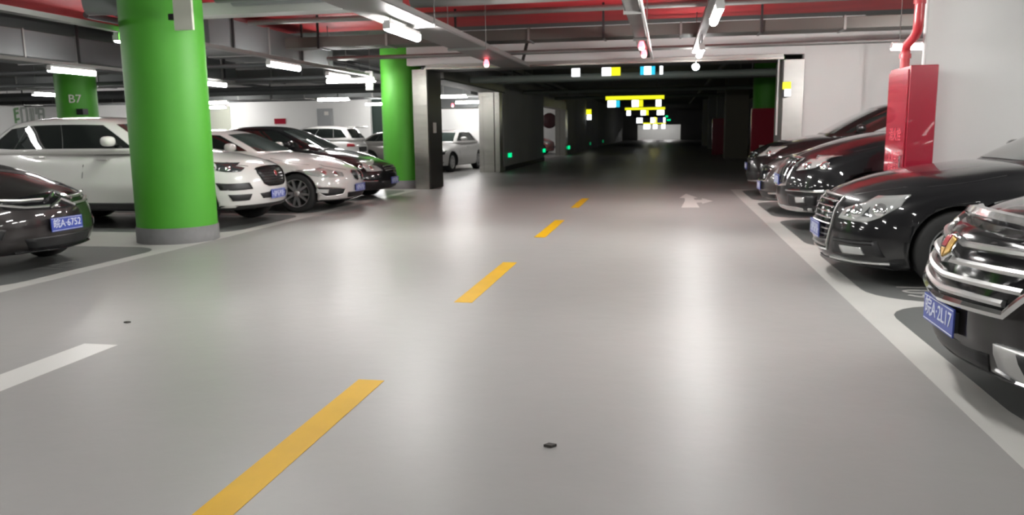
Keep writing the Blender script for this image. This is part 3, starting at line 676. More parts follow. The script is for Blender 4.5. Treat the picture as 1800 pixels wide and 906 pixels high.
        for ax in s.axle:
            for sg in (-1, 1):
                if tm is None:
                    t = tyre.build('wheel', RUBBER, s.root); tm = t.data
                    r = rim.build('rim', rmat, t); rm = r.data
                    d = disc.build('brake_disc', mat('brake_disc_dark', (.05, .05, .05), .5, .6), t); dm = d.data
                else:
                    t = link('wheel', tm, None, s.root); link('rim', rm, None, t); link('brake_disc', dm, None, t)
                t.location = (-ax, sg * (s.W / 2 - .165), R)
                t.rotation_euler = (0, .3 * ax, 0 if sg > 0 else math.pi)
    # surface authoring -------------------------------------------------
    def wrap(s, u, c, end=1):
        if abs(u) <= 1: return s.pt(end, u, c)
        return s.pt(end * (1 - (abs(u) - 1) * s.W / s.L * 2), math.copysign(1, u), c)
    def solve(s, tx, tz, side, end=1):
        """(u, c) for a front view point (y, z) or, side=True, for a side view point (distance from nose, z) on the +y side"""
        u = min(1.0, abs(tx) / (s.W / 2)) if not side else 1.0 + max(.05, (tx if end > 0 else s.L - tx) - .1) / s.W
        if not side: u = math.copysign(u, tx)
        zt = .9
        c = max(-.9, min(.9, 2 * (tz - s.zb) / (zt - s.zb) - 1))
        def F(u, c):
            p = s.wrap(u, c, end); return ((-p.x) if side else p.y, p.z)
        for _ in range(14):
            x, z = F(u, c); e = 1e-3
            xu, zu = F(u + e, c); xc, zc = F(u, c + e)
            A, B, C_, D_ = (xu - x) / e, (xc - x) / e, (zu - z) / e, (zc - z) / e
            det = A * D_ - B * C_
            if abs(det) < 1e-9: break
            dx, dz = tx - x, tz - z
            du, dc = (D_ * dx - B * dz) / det, (-C_ * dx + A * dz) / det
            u += max(-.2, min(.2, du)); c += max(-.2, min(.2, dc)); c = max(-.995, min(.999, c))
            if not side: u = max(-1.35, min(1.35, u))
            if abs(dx) + abs(dz) < 1e-4: break
        return u, c
    def uc(s, p, end=1):
        if p[0] == 's': return s.solve(p[1], p[2], True, end)
        if p[0] == 'u': return p[1], p[2]
        return s.solve(p[0], p[1], False, end)
    def nrm(s, u, c, end=1):
        e = 2e-3; du = s.wrap(u + e, c, end) - s.wrap(u - e, c, end); dc = s.wrap(u, min(.999, c + e), end) - s.wrap(u, c - e, end)
        n = du.cross(dc); n.normalize()
        p = s.wrap(u, c, end); 
        if n.dot(p - Vector((-s.L / 2, 0, .5))) < 0: n = -n
        return n
    def P(s, u, c, off, end=1): return s.wrap(u, c, end) + s.nrm(u, c, end) * off
    def patch(s, name, m, pts, off=.006, mirror=True, rings=4, sub=3, parent=None, end=1, sides=None, label=None):
        uc = [s.uc(p, end) for p in pts]
        out = []
        for sg in (sides or ((1, -1) if mirror else (1,))):
            ol = []
            for i in range(len(uc)):
                p, q = uc[i], uc[(i + 1) % len(uc)]
                for k in range(sub): t = k / sub; ol.append(((p[0] * (1 - t) + q[0] * t) * sg, p[1] * (1 - t) + q[1] * t))
            cu = sum(p[0] for p in ol) / len(ol); cc = sum(p[1] for p in ol) / len(ol); n = len(ol)
            v = [s.P(p[0], p[1], -.012, end) for p in ol]; f = []
            for r in range(rings):
                t = r / rings
                v += [s.P(p[0] * (1 - t) + cu * t, p[1] * (1 - t) + cc * t, off, end) for p in ol]
            for r in range(rings): f += [(r * n + k, r * n + (k + 1) % n, (r + 1) * n + (k + 1) % n, (r + 1) * n + k) for k in range(n)]
            v.append(s.P(cu, cc, off, end)); f += [(rings * n + k, rings * n + (k + 1) % n, len(v) - 1) for k in range(n)]
            me = mesh(name, v, f, False)
            for q in range(n, len(f)): me.polygons[q].use_smooth = True
            bm = bmesh.new(); bm.from_mesh(me); bmesh.ops.recalc_face_normals(bm, faces=bm.faces)
            bm.faces.ensure_lookup_table(); fc = bm.faces[-1]
            if fc.normal.dot(s.nrm(cu, cc, end)) < 0: bmesh.ops.reverse_faces(bm, faces=bm.faces)
            bm.to_mesh(me); bm.free()
            o = link(name, me, m, parent[len(out)] if isinstance(parent, list) else (parent or s.root))
            if label: o['label'] = label
            out.append(o)
        return out
    def strip(s, name, m, pts, wd=.02, off=.012, mirror=True, closed=False, sub=4, parent=None, end=1, sides=None):
        uc = [s.uc(p, end) for p in pts]; out = []
        if closed: uc = uc + [uc[0]]
        for sg in (sides or ((1, -1) if mirror else (1,))):
            path = []
            for i in range(len(uc) - 1):
                for k in range(sub): t = k / sub; path.append((sg * (uc[i][0] * (1 - t) + uc[i + 1][0] * t), uc[i][1] * (1 - t) + uc[i + 1][1] * t))
            if not closed: path.append((sg * uc[-1][0], uc[-1][1]))
            n = len(path); P0 = [s.P(*p, 0, end) for p in path]; N = [s.nrm(*p, end) for p in path]
            v = []
            for i in range(n):
                a = P0[(i - 1) % n] if closed or i > 0 else P0[i]; b_ = P0[(i + 1) % n] if closed or i < n - 1 else P0[i]
                d = (b_ - a).normalized(); w_ = N[i].cross(d).normalized() * wd / 2
                v += [P0[i] - w_ - N[i] * .01, P0[i] - w_ + N[i] * off * .7, P0[i] + N[i] * off, P0[i] + w_ + N[i] * off * .7, P0[i] + w_ - N[i] * .01]
            f = []
            for i in range(n if closed else n - 1):
                q = ((i + 1) % n) * 5
                for k in range(4): f.append((i * 5 + k, i * 5 + k + 1, q + k + 1, q + k))
            if not closed: f += [(4, 3, 2, 1, 0), tuple(5 * (n - 1) + k for k in range(5))]
            o = link(name, mesh(name, v, f, False), m, parent or s.root); out.append(o)
            bm = bmesh.new(); bm.from_mesh(o.data); bmesh.ops.recalc_face_normals(bm, faces=bm.faces); bm.to_mesh(o.data); bm.free()
        return out
    # greenhouse glass, given in its (a|b, c) face parameters
    def glass(s, name, m, face, quad, nu=10, nv=6, off=.005, parent=None):
        (u0, v0), (u1, v1), (u2, v2), (u3, v3) = quad
        v = []
        for j in range(nv + 1):
            for i in range(nu + 1):
                x, y = i / nu, j / nv
                u = (u0 * (1 - x) + u1 * x) * (1 - y) + (u3 * (1 - x) + u2 * x) * y
                c = (v0 * (1 - x) + v1 * x) * (1 - y) + (v3 * (1 - x) + v2 * x) * y
                fn = (lambda u, c: s.gpt(1, u, c)) if face == 'f' else (lambda u, c: s.gpt(-1, u, c)) if face == 'r' else (lambda u, c: s.gpt(u, 1, c)) if face == '+' else (lambda u, c: s.gpt(u, -1, c))
                p = fn(u, c); e = 1e-3
                n = (fn(u + e, c) - fn(u - e, c)).cross(fn(u, c + e) - fn(u, c - e)).normalized()
                cen = Vector((-(s.gl[0] + s.gl[2]) / 2, 0, s.belt + .1))
                if n.dot(p - cen) < 0: n = -n
                v.append(p + n * off)
        f = [(j * (nu + 1) + i, j * (nu + 1) + i + 1, (j + 1) * (nu + 1) + i + 1, (j + 1) * (nu + 1) + i) for j in range(nv) for i in range(nu)]
        me = mesh(name, v, f, True)
        bm = bmesh.new(); bm.from_mesh(me)
        bm.faces.ensure_lookup_table(); fc = bm.faces[len(f) // 2]
        if fc.normal.dot(fc.calc_center_median() - Vector((-(s.gl[0] + s.gl[2]) / 2, 0, s.belt))) < 0: bmesh.ops.reverse_faces(bm, faces=bm.faces)
        bm.to_mesh(me); bm.free()
        return link(name, me, m, parent or s.root)
    def std_glass(s, frontm=GLASSG, rear=True, cb=-.50, ct=.74, splits=((.92, .62), (.58, .08), (.04, -.50)), tail=True):
        s.glass('windscreen', frontm, 'f', ((-.9, cb - .05), (.9, cb - .05), (.88, ct + .06), (-.88, ct + .06)), 14, 8)
        if rear: s.glass('rear_window', GLASS, 'r', ((-.86, cb), (.86, cb), (.84, ct), (-.84, ct)), 12, 6)
        for sd in '+-':
            s.glass('side_window', GLASS, sd, ((.88, cb), (.10, cb), (.10, ct), (.80, ct)), 10, 6)
            s.glass('side_window', GLASS, sd, ((.094, cb), (-.47, cb), (-.47, ct), (.094, ct)), 8, 6)
            if tail: s.glass('side_window', GLASS, sd, ((-.476, cb), (-.88, cb + .1), (-.80, ct - .1), (-.476, ct)), 6, 6)
            s.mirror(sd)
    def mirror(s, sd, m=None):
        sg = 1 if sd == '+' else -1
        p = s.gpt(.78, sg, -.45)
        o = MB().add(*s.blob((-.02, 0, 0), (.085, .115, .075)), True).build('mirror', m or s.pmat, s.root)
        o.location = (p.x - .08, p.y + sg * .17, p.z + .06)
        MB().box(-.03, .03, -.13 if sg > 0 else .03, -.03 if sg > 0 else .13, -.06, -.02).build('mirror_arm', BLACKP, o)
    def blob(s, c, r, n=12, mm=8):
        v = []; f = []
        for i in range(mm + 1):
            th = math.pi * i / mm
            for k in range(n):
                ph = 2 * math.pi * k / n
                def e(x, p=.75): return math.copysign(abs(x) ** p, x)
                v.append((c[0] + r[0] * e(math.sin(th)) * e(math.cos(ph)), c[1] + r[1] * e(math.sin(th)) * e(math.sin(ph)), c[2] + r[2] * e(math.cos(th))))
        f = [(i * n + k, (i + 1) * n + k, (i + 1) * n + (k + 1) % n, i * n + (k + 1) % n) for i in range(mm) for k in range(n)]
        return v, f
    def plate(s, z, text=None, y=0.0, x=None, end=1, w_=.44, h=.14):
        xs = (max(s.wrap(*s.solve(y + d, z + e, False, end), end).x for d in (0, -.18, .18) for e in (-.06, .06)) + .014) if end > 0 else -s.L - .012
        pl = MB().box(-.004, .004, -w_ / 2, w_ / 2, -h / 2, h / 2).build('number_plate', PLATE, s.root); pl.location = (x if x is not None else xs, y, z)
        if end < 0: pl.rotation_euler = (0, 0, math.pi)
        rim = MB()
        for a in (-1, 1):
            rim.box(.004, .0055, -w_ / 2 + .006, w_ / 2 - .006, a * (h / 2 - .009) - .002, a * (h / 2 - .009) + .002)
        rim.build('plate_border', PLATEW, pl)
        if text: text_mesh('plate_lettering', text, .105, PLATEW, pl, frame((.005, 0, .004), (0, 1, 0), (0, 0, 1)), .0012, .96)
        else:
            mb = MB()
            for k in range(7):
                yy = -w_ / 2 + .045 + k * .058; 
                mb.box(.004, .006, yy - .017, yy - .005, -.045, .045); mb.box(.004, .006, yy + .005, yy + .017, -.045 if k % 2 else 0, .045 if k % 3 else .01); mb.box(.004, .006, yy - .017, yy + .017, .03 if k % 2 else -.008, .044 if k % 2 else .006)
            mb.build('plate_lettering', PLATEW, pl)
        MB().box(-.05, -.005, -w_ / 2 + .02, w_ / 2 - .02, -h / 2 + .02, h / 2 - .02).build('plate_bracket', BLACKP, pl)
        return pl
    def seam(s, pts, wd=.012): s.strip('panel_seam', BLACKP, pts, wd, .0015)
    def handle(s, sd, z):
        for sg in (1, -1):
            u, c = s.solve(sd, z, True); p = s.wrap(u, c)
            o = MB().box(-.09, .09, -.012, .016, -.014, .014, .006).build('door_handle', s.pmat, s.root); o.location = (p.x, sg * (abs(p.y) + .012), p.z)
    def hood_seam(s, f0=.35):
        pass

def headlight(car, pts, bulbs, housing=LENSD, off=.008, rr=.05, lens=BULB):
    hs = car.patch('headlight', housing, pts, off, label='headlight')
    for sgi, h in enumerate(hs):
        sg = 1 if sgi == 0 else -1
        for (y, z, r) in bulbs:
            u, c = car.solve(y, z, False); p = car.P(u * sg, c, off, 1); n = car.nrm(u * sg, c)
            mb = MB(); a = n.orthogonal().normalized(); b_ = n.cross(a); N = 14
            v = [p + (a * math.cos(6.2832 * k / N) + b_ * math.sin(6.2832 * k / N)) * r - n * .004 for k in range(N)]
            v += [p + (a * math.cos(6.2832 * k / N) + b_ * math.sin(6.2832 * k / N)) * r * .85 + n * .006 for k in range(N)] + [p + n * .012]
            mb.add(v, [(k, (k + 1) % N, N + (k + 1) % N, N + k) for k in range(N)] + [(N + k, N + (k + 1) % N, 2 * N) for k in range(N)], True)
            mb.build('lamp_lens', lens, h)
    return hs

PI = math.pi
# --- black sedan, front right: large chrome shield grille
k = Car('sedan', (1.375, 4.26), PI, P_BLACKB, 'black sedan at the right edge with a large chrome shield grille and crest', L=5.13, W=1.86, roof=1.5, bow=0.28, lean=.10, nv=8, zb=.19,
        top=[(0, .88), (.2, .955), (.5, 1.0), (1.0, 1.05), (1.5, 1.08), (2.6, 1.05), (4.2, 1.10), (4.9, 1.06), (5.13, .95)], axle=(1.0, 3.84), belt=1.0, gl=(1.45, 2.35, 4.6, 3.7))
k.std_glass()
g = k.patch('grille', GLOSSB, [(.66, .87), (0, .885), (-.66, .87), (-.69, .76), (-.50, .54), (0, .515), (.50, .54), (.69, .76)], .004, False)[0]
k.strip('grille_frame', CHROME, [(.68, .76), (.52, .535), (0, .51), (-.52, .535), (-.68, .76)], .038, .035, False, parent=g, sub=6)
k.strip('grille_frame', CHROME, [(.70, .76), (.67, .875), (.3, .90), (0, .905), (-.3, .90), (-.67, .875), (-.70, .76)], .065, .05, False, parent=g, sub=6)
for z, y in ((.80, .65), (.72, .64), (.645, .57), (.58, .50)):
    k.strip('grille_bar', SATIN, [(y, z), (y * .5, z - .008), (0, z - .022), (-y * .5, z - .008), (-y, z)], .030, .03, False, parent=g, sub=4)
cr = k.patch('crest', CHROME, [(.085, .80), (0, .81), (-.085, .80), (-.08, .72), (0, .68), (.08, .72)], .048, False, parent=g)[0]
k.patch('crest_field', GOLD, [(.065, .785), (0.005, .795), (0.005, .705), (.06, .73)], .053, False, parent=g)
k.patch('crest_field', CRESTR, [(-.065, .785), (-0.005, .795), (-0.005, .745), (-.062, .745)], .053, False, parent=g)
k.patch('crest_field', GOLD, [(-.062, .74), (-0.005, .74), (-0.005, .70), (-.055, .73)], .053, False, parent=g)
headlight(k, [(.74, .72), (.73, .83), (.80, .87), ('s', .40, .93), ('s', .62, .97), ('s', .50, .88), ('s', .36, .78), (.82, .72)], [(.80, .79, .04)], off=.008)
k.patch('bumper_intake', BLACKP, [(.42, .33), (-.42, .33), (-.38, .24), (.38, .24)], .005, False)
for o in k.patch('fog_bezel', SATIN, [(.48, .40), (.86, .43), (.86, .25), (.56, .25), (.48, .28)], .02): pass
k.patch('fog_recess', BLACKP, [(.60, .385), (.86, .41), (.86, .285), (.62, .285)], .026)
k.strip('lower_trim', CHROME, [(.86, .255), (.56, .255), (.47, .285)], .02, .03)
k.patch('front_lip', BLACKP, [(.80, .235), (0, .235), (-.80, .235), (-.78, .20), (0, .20), (.78, .20)], .006, False)
k.plate(.42, '皖A·2L17')
k.seam([(.66, .915), ('s', .6, 1.0), ('s', 1.4, 1.03)]); k.handle(2.6, .92)

# --- black sedan with tall single-frame grille and clear headlights
k = Car('sedan', (1.40, 7.88), PI, P_BLACK, 'black sedan with clear headlights and tall slatted grille, in front of the red cabinet', L=4.97, W=1.86, roof=1.47, bow=0.38, lean=.08, nv=6.5, zb=.145,
        top=[(0, .80), (.2, .86), (.5, .92), (1.0, .98), (1.45, 1.02), (2.6, .99), (4.0, 1.02), (4.7, 1.02), (4.97, .92)], axle=(.96, 3.80), belt=.95, gl=(1.38, 2.3, 4.6, 3.7))
k.std_glass()
g = k.patch('grille', GLOSSB, [(.36, .74), (0, .75), (-.36, .74), (-.36, .50), (-.28, .27), (0, .26), (.28, .27), (.36, .50)], .004, False)[0]
k.strip('grille_frame', SATIN, [(.36, .74), (0, .752), (-.36, .74), (-.37, .50), (-.29, .265), (0, .255), (.29, .265), (.37, .50)], .016, .02, False, True, parent=g)
for i in range(9):
    z = .70 - i * .05; y = .345 if z > .5 else .345 - (.5 - z) * .33
    k.strip('grille_bar', CHROME if i < 4 else SATIN, [(y, z), (0, z + .004), (-y, z)], .011, .02, False, parent=g, sub=6)
headlight(k, [(.44, .565), (.48, .655), (.62, .715), ('s', .38, .77), ('s', .60, .79), ('s', .52, .70), ('s', .37, .60), (.70, .55)], [(.60, .64, .062), (.74, .665, .058)], housing=LENS, off=.01)
for h in [o for o in k.root.children if o.name.startswith('headlight')]:
    sg = 1 if h.name == [q for q in k.root.children if q.name.startswith('headlight')][0].name else -1
    k.patch('lamp_divider', LENSD, [(.50 * sg, .59), (.545 * sg, .66), (.56 * sg, .59)], .014, False, parent=h)
    k.patch('lamp_divider', LENSD, [(.66 * sg, .60), (.68 * sg, .68), (.71 * sg, .60)], .014, False, parent=h)
k.patch('bumper_intake', BLACKP, [(.40, .39), (.78, .40), (.80, .27), (.36, .24)], .006)
for z in (.39, .36): k.strip('intake_slat', GLOSSB, [(.42, z), (.76, z + .008)], .012, .016)
fl = k.patch('fog_lamp', LENS, [(.50, .335), (.70, .34), (.71, .28), (.52, .27)], .016)
k.strip('lower_trim', SATIN, [(.30, .20), (.6, .203), (.80, .215)], .022, .02)
k.patch('front_lip', BLACKP, [(.78, .185), (0, .185), (-.78, .185), (-.76, .155), (0, .155), (.76, .155)], .008, False)
k.plate(.43)
k.seam([(.40, .77), (.62, .86), ('s', .8, .93), ('s', 1.35, .97)]); k.seam([('s', 1.65, .85), ('s', 1.62, .5), ('s', 1.66, .28)]); k.handle(2.55, .86)

# --- black SUV hidden in part by the cabinet
k = Car('suv', (1.50, 11.45), PI, P_BLACK, 'tall black SUV directly left of the red cabinet with a chrome strip across its bumper', L=5.1, W=2.0, roof=1.83, bow=0.36, lean=.10, zb=.25, nv=6,
        top=[(0, .98), (.2, 1.05), (.5, 1.12), (1.0, 1.22), (1.4, 1.27), (2.6, 1.22), (4.2, 1.24), (5.1, 1.15)], axle=(1.0, 4.0), belt=1.16, gl=(1.35, 2.25, 5.0, 4.6), wheel=.385, ghw=.9, thw=.68)
k.std_glass()
g = k.patch('grille', GLOSSB, [(.46, .95), (0, .97), (-.46, .95), (-.40, .62), (0, .60), (.40, .62)], .005, False)[0]
k.strip('grille_frame', CHROME, [(.46, .95), (0, .97), (-.46, .95), (-.41, .62), (0, .60), (.41, .62)], .04, .03, False, True, parent=g)
for y in (-.3, -.2, -.1, 0, .1, .2, .3): k.strip('grille_bar', CHROME, [(y * 1.1, .93), (y, .64)], .02, .02, False, parent=g, sub=3)
headlight(k, [(.54, .80), (.56, .95), (.80, 1.0), ('s', .42, 1.0), ('s', .58, 1.0), ('s', .46, .92), ('s', .36, .85)], [(.66, .87, .06), (.82, .88, .06)], housing=LENS, off=.01)
k.strip('bumper_strip', CHROME, [(.42, .55), (.7, .56), ('s', .55, .57)], .03, .025)
k.patch('bumper_intake', BLACKP, [(.44, .50), (.86, .50), (.84, .38), (.44, .36)], .006)
k.patch('fog_lamp', LENS, [(.62, .47), (.76, .475), (.75, .41), (.62, .40)], .014)
k.patch('front_lip', SATIN, [(.80, .34), (0, .33), (-.80, .34), (-.78, .28), (0, .27), (.78, .28)], .008, False)
k.plate(.67)
k.seam([(.5, 1.0), ('s', .7, 1.12), ('s', 1.3, 1.2)])

# --- dark brown car between the two black SUVs
k = Car('sedan', (1.52, 13.75), PI, P_BROWN, 'dark brown car showing only its nose between two black SUVs', L=4.7, W=1.82, bow=0.34, lean=.08,
        top=[(0, .78), (.2, .85), (.5, .92), (1.0, .98), (1.4, 1.02), (2.5, 1.0), (3.9, 1.02), (4.7, .95)], roof=1.46, belt=.95)
k.std_glass()
g = k.patch('grille', GLOSSB, [(.42, .72), (0, .73), (-.42, .72), (-.36, .52), (0, .50), (.36, .52)], .005, False)[0]
k.strip('grille_frame', CHROME, [(.42, .72), (0, .73), (-.42, .72), (-.36, .52), (0, .50), (.36, .52)], .03, .025, False, True, parent=g)
headlight(k, [(.50, .58), (.52, .72), ('s', .45, .80), ('s', .7, .80), ('s', .45, .66)], [(.66, .67, .05)], housing=LENS)
k.strip('lower_trim', CHROME, [(.45, .33), (.80, .36)], .03, .02)
k.patch('bumper_intake', BLACKP, [(.6, .36), (0, .35), (-.6, .36), (-.56, .25), (0, .24), (.56, .25)], .006, False)
k.plate(.43)

# --- farthest dark SUV on the right
k = Car('suv', (1.62, 17.1), PI, P_BLACKB, 'farthest black SUV in the right row, raked windscreen, beside the steel jamb', L=4.8, W=1.9, roof=1.80, bow=0.36, lean=.08, zb=.25, nv=6,
        top=[(0, .92), (.2, 1.0), (.5, 1.07), (1.0, 1.14), (1.35, 1.18), (2.6, 1.16), (4.2, 1.18), (4.8, 1.1)], axle=(.95, 3.75), belt=1.08, gl=(1.25, 2.45, 4.7, 4.2), wheel=.37, ghw=.86, thw=.64)
k.std_glass()
g = k.patch('grille', GLOSSB, [(.40, .90), (0, .91), (-.40, .90), (-.36, .72), (0, .70), (.36, .72)], .005, False)[0]
for z in (.86, .81, .76): k.strip('grille_bar', CHROME, [(.37, z), (0, z), (-.37, z)], .022, .025, False, parent=g)
headlight(k, [(.48, .80), (.50, .92), ('s', .42, 1.0), ('s', .7, 1.0), ('s', .45, .86)], [(.64, .88, .06)], housing=LENS)
k.patch('bumper_intake', BLACKP, [(.66, .50), (0, .48), (-.66, .50), (-.62, .34), (0, .32), (.62, .34)], .006, False)
k.strip('lower_trim', SATIN, [(.68, .33), (0, .30), (-.68, .33)], .03, .02, False)
k.plate(.60)

# --- left front: dark brown-grey hatchback with double chevron bar grille
k = Car('hatchback', (-6.18, 7.28), 0, P_GREYB, 'dark grey brown car at the left edge with double chevron grille', L=4.6, W=1.80, bow=0.34, lean=.10, zb=.19, nv=5.6,
        top=[(0, .84), (.2, .89), (.5, .95), (1.0, 1.03), (1.35, 1.08), (2.5, 1.04), (3.9, 1.08), (4.6, 1.0)], roof=1.50, belt=.98, gl=(1.25, 2.2, 4.4, 3.5), axle=(.92, 3.6))
k.std_glass()
g = k.patch('grille', GLOSSB, [(.60, .74), (.25, .785), (0, .80), (-.25, .785), (-.60, .74), (-.56, .66), (-.2, .635), (0, .63), (.2, .635), (.56, .66)], .004, False)[0]
for a in (0, -.065):
    k.strip('chevron', CHROME, [(.17, .715 + a), (.085, .75 + a), (0, .785 + a), (-.085, .75 + a), (-.17, .715 + a)], .030, .04, False, parent=g, sub=3)
for sg in (1, -1):
    k.strip('grille_bar', SATIN, [(sg * .19, .735), (sg * .4, .735), (sg * .60, .75)], .024, .03, False, parent=g, sub=5)
    k.strip('grille_bar', SATIN, [(sg * .17, .665), (sg * .4, .67), (sg * .60, .705)], .024, .03, False, parent=g, sub=5)
headlight(k, [(.62, .66), (.62, .76), ('s', .42, .86), ('s', .8, .92), ('s', .5, .76), (.76, .655)], [(.73, .72, .05)], housing=LENSD)
k.patch('bumper_intake', BLACKP, [(.46, .36), (0, .36), (-.46, .36), (-.40, .25), (0, .24), (.40, .25)], .006, False)
k.patch('fog_recess', BLACKP, [(.60, .47), (.76, .52), (.80, .40), (.64, .37)], .006)
k.patch('fog_lamp', LENS, [(.65, .46), (.73, .48), (.75, .41), (.67, .40)], .012)
k.strip('lower_trim', GLOSSB, [(.52, .235), (0, .22), (-.52, .235)], .018, .02, False)
k.plate(.475, '皖A·6752', w_=.44)
k.seam([(.55, .80), ('s', .7, .98), ('s', 1.3, 1.03)])

# --- white SUV with black mesh grille
k = Car('suv', (-5.88, 11.38), 0, P_WHITE, 'white SUV behind the large green column with a black square mesh grille', L=4.73, W=1.94, roof=1.665, bow=0.32, lean=.08, zb=.27, nv=6.5, tumble=.14,
        top=[(0, .93), (.2, .985), (.5, 1.03), (1.0, 1.10), (1.45, 1.15), (2.0, 1.12), (3.0, 1.17), (4.2, 1.22), (4.73, 1.12)], axle=(.90, 3.77), belt=1.09, gl=(1.5, 2.35, 4.75, 4.1), wheel=.38, ghw=.90, thw=.66, arch=.04)
k.std_glass(cb=-.62, ct=.66)
g = k.patch('grille', BLACKP, [(.36, .865), (.18, .885), (0, .89), (-.18, .885), (-.36, .865), (-.39, .80), (-.31, .64), (-.22, .605), (0, .60), (.22, .605), (.31, .64), (.39, .80)], .004, False)[0]
k.strip('grille_frame', GLOSSB, [(.36, .865), (.18, .885), (0, .89), (-.18, .885), (-.36, .865), (-.39, .80), (-.31, .64), (-.22, .605), (0, .60), (.22, .605), (.31, .64), (.39, .80)], .018, .018, False, True, parent=g)
for i in range(6):
    z = .645 + i * .042; y = .31 + (z - .64) * .4
    k.strip('grille_mesh', GLOSSB, [(y, z), (0, z), (-y, z)], .008, .012, False, parent=g, sub=4)
k.patch('badge', CHROME, [(.04, .80), (0, .825), (-.04, .80), (-.04, .755), (0, .73), (.04, .755)], .022, False, parent=g)
k.patch('badge_centre', CRESTR, [(.028, .795), (0, .812), (-.028, .795), (-.028, .76), (0, .743), (.028, .76)], .026, False, parent=g)
headlight(k, [(.50, .885), (.62, .835), ('s', .38, .83), ('s', .52, .86), ('s', .62, .97), ('s', .35, .955), (.66, .93)], [(.72, .88, .045), (.82, .89, .045)], housing=LENSD)
k.patch('bumper_vent', BLACKP, [(.58, .67), (.88, .68), (.88, .575), (.54, .575)], .008)
k.patch('bumper_vent', BLACKP, [(.56, .505), (.84, .51), (.80, .415), (.60, .415)], .008)
k.patch('bumper_intake', BLACKP, [(.42, .50), (0, .52), (-.42, .50), (-.36, .425), (0, .42), (.36, .425)], .006, False)
k.patch('lower_valance', BLACKP, [(.86, .35), (.4, .34), (0, .34), (-.4, .34), (-.86, .35), (-.84, .27), (0, .265), (.84, .27)], .01, False)
k.patch('side_sill', BLACKP, [('s', 1.45, .40), ('s', 3.2, .40), ('s', 3.2, .28), ('s', 1.45, .28)], .01, sub=6)
k.plate(.475, None)
k.seam([(.42, .905), (.56, .93), ('s', .7, 1.04), ('s', 1.5, 1.10)]); k.seam([('s', 1.5, 1.05), ('s', 1.45, .7), ('s', 1.5, .42)]); k.seam([('s', 2.62, 1.10), ('s', 2.62, .42)]); k.handle(2.35, 1.03); k.handle(3.4, 1.07)

# --- white sedan with twin kidney grille
k = Car('sedan', (-5.52, 13.85), 0, P_PEARL, 'white sedan with twin rounded grilles and a spoked front wheel in view', L=4.9, W=1.86, roof=1.46, bow=0.36, lean=.08, zb=.18, nv=6.2,
        top=[(0, .76), (.2, .83), (.5, .90), (1.0, .97), (1.5, 1.02), (2.6, 1.0), (4.0, 1.03), (4.7, 1.05), (4.9, .95)], axle=(.84, 3.81), belt=.96, gl=(1.40, 2.35, 4.5, 3.7), spokes=5, pair=.26, rimw=.74, wheel=.34)
k.std_glass()
for sg in (1, -1):
    g = k.patch('kidney_grille', GLOSSB, [(.03 * sg, .69), (.17 * sg, .70), (.23 * sg, .66), (.20 * sg, .56), (.10 * sg, .525), (.04 * sg, .55)], .008, False)[0]
    k.strip('grille_frame', CHROME, [(.03 * sg, .69), (.17 * sg, .70), (.235 * sg, .66), (.205 * sg, .56), (.10 * sg, .52), (.035 * sg, .55)], .014, .022, False, True, parent=g)
    for y in (.07, .10, .13, .16): k.strip('grille_bar', GLOSSB, [(y * sg, .68), (y * sg * .95, .55)], .006, .018, False, parent=g, sub=2)
headlight(k, [(.44, .605), (.42, .68), (.62, .745), ('s', .46, .785), ('s', .82, .745), ('s', .55, .645), (.70, .60)], [(.56, .665, .055), (.72, .68, .055)], housing=LENS)
k.patch('bumper_intake', BLACKP, [(.40, .33), (0, .33), (-.40, .33), (-.36, .235), (0, .23), (.36, .235)], .006, False)
f = k.patch('fog_recess', BLACKP, [(.46, .39), (.70, .42), ('s', .44, .44), ('s', .42, .35), (.76, .29), (.50, .31)], .006)
k.strip('fog_trim', SATIN, [(.46, .395), (.70, .43), ('s', .45, .45), ('s', .43, .34), (.76, .28), (.50, .305)], .012, .014, True, True)
k.patch('fog_lamp', LENS, [(.74, .40), (.84, .415), (.84, .345), (.75, .335)], .014)
k.plate(.40, None)
k.seam([(.26, .72), (.55, .80), ('s', .7, .90), ('s', 1.4, .98)]); k.seam([('s', 1.5, .9), ('s', 1.45, .6), ('s', 1.5, .26)]); k.handle(2.6, .86)

# --- black sedan beside the second column
k = Car('sedan', (-5.62, 16.05), 0, P_BLACK, 'black car with slanting headlights next to the second green column', L=4.75, W=1.80, roof=1.53, bow=0.34, lean=.10, zb=.20, nv=5.6,
        top=[(0, .76), (.2, .82), (.5, .89), (1.0, .98), (1.4, 1.03), (2.5, 1.0), (3.9, 1.04), (4.75, .95)], axle=(.88, 3.6), belt=.96, gl=(1.25, 2.3, 4.4, 3.6))
k.std_glass()
g = k.patch('grille', GLOSSB, [(.34, .70), (0, .72), (-.34, .70), (-.30, .56), (0, .54), (.30, .56)], .005, False)[0]
for z in (.68, .64, .60): k.strip('grille_bar', SATIN, [(.31, z), (0, z + .01), (-.31, z)], .014, .02, False, parent=g)
headlight(k, [(.40, .60), (.46, .70), (.66, .78), ('s', .48, .86), ('s', .68, .86), ('s', .42, .70), (.72, .60)], [(.60, .67, .06), (.74, .69, .05)], housing=LENS)
k.patch('bumper_intake', BLACKP, [(.50, .40), (0, .38), (-.50, .40), (-.44, .26), (0, .25), (.44, .26)], .006, False)
k.strip('fog_trim', CHROME, [(.58, .40), (.82, .42)], .025, .02)
k.plate(.39, None)
k.seam([(.38, .72), (.6, .82), ('s', .7, .92), ('s', 1.3, .99)])

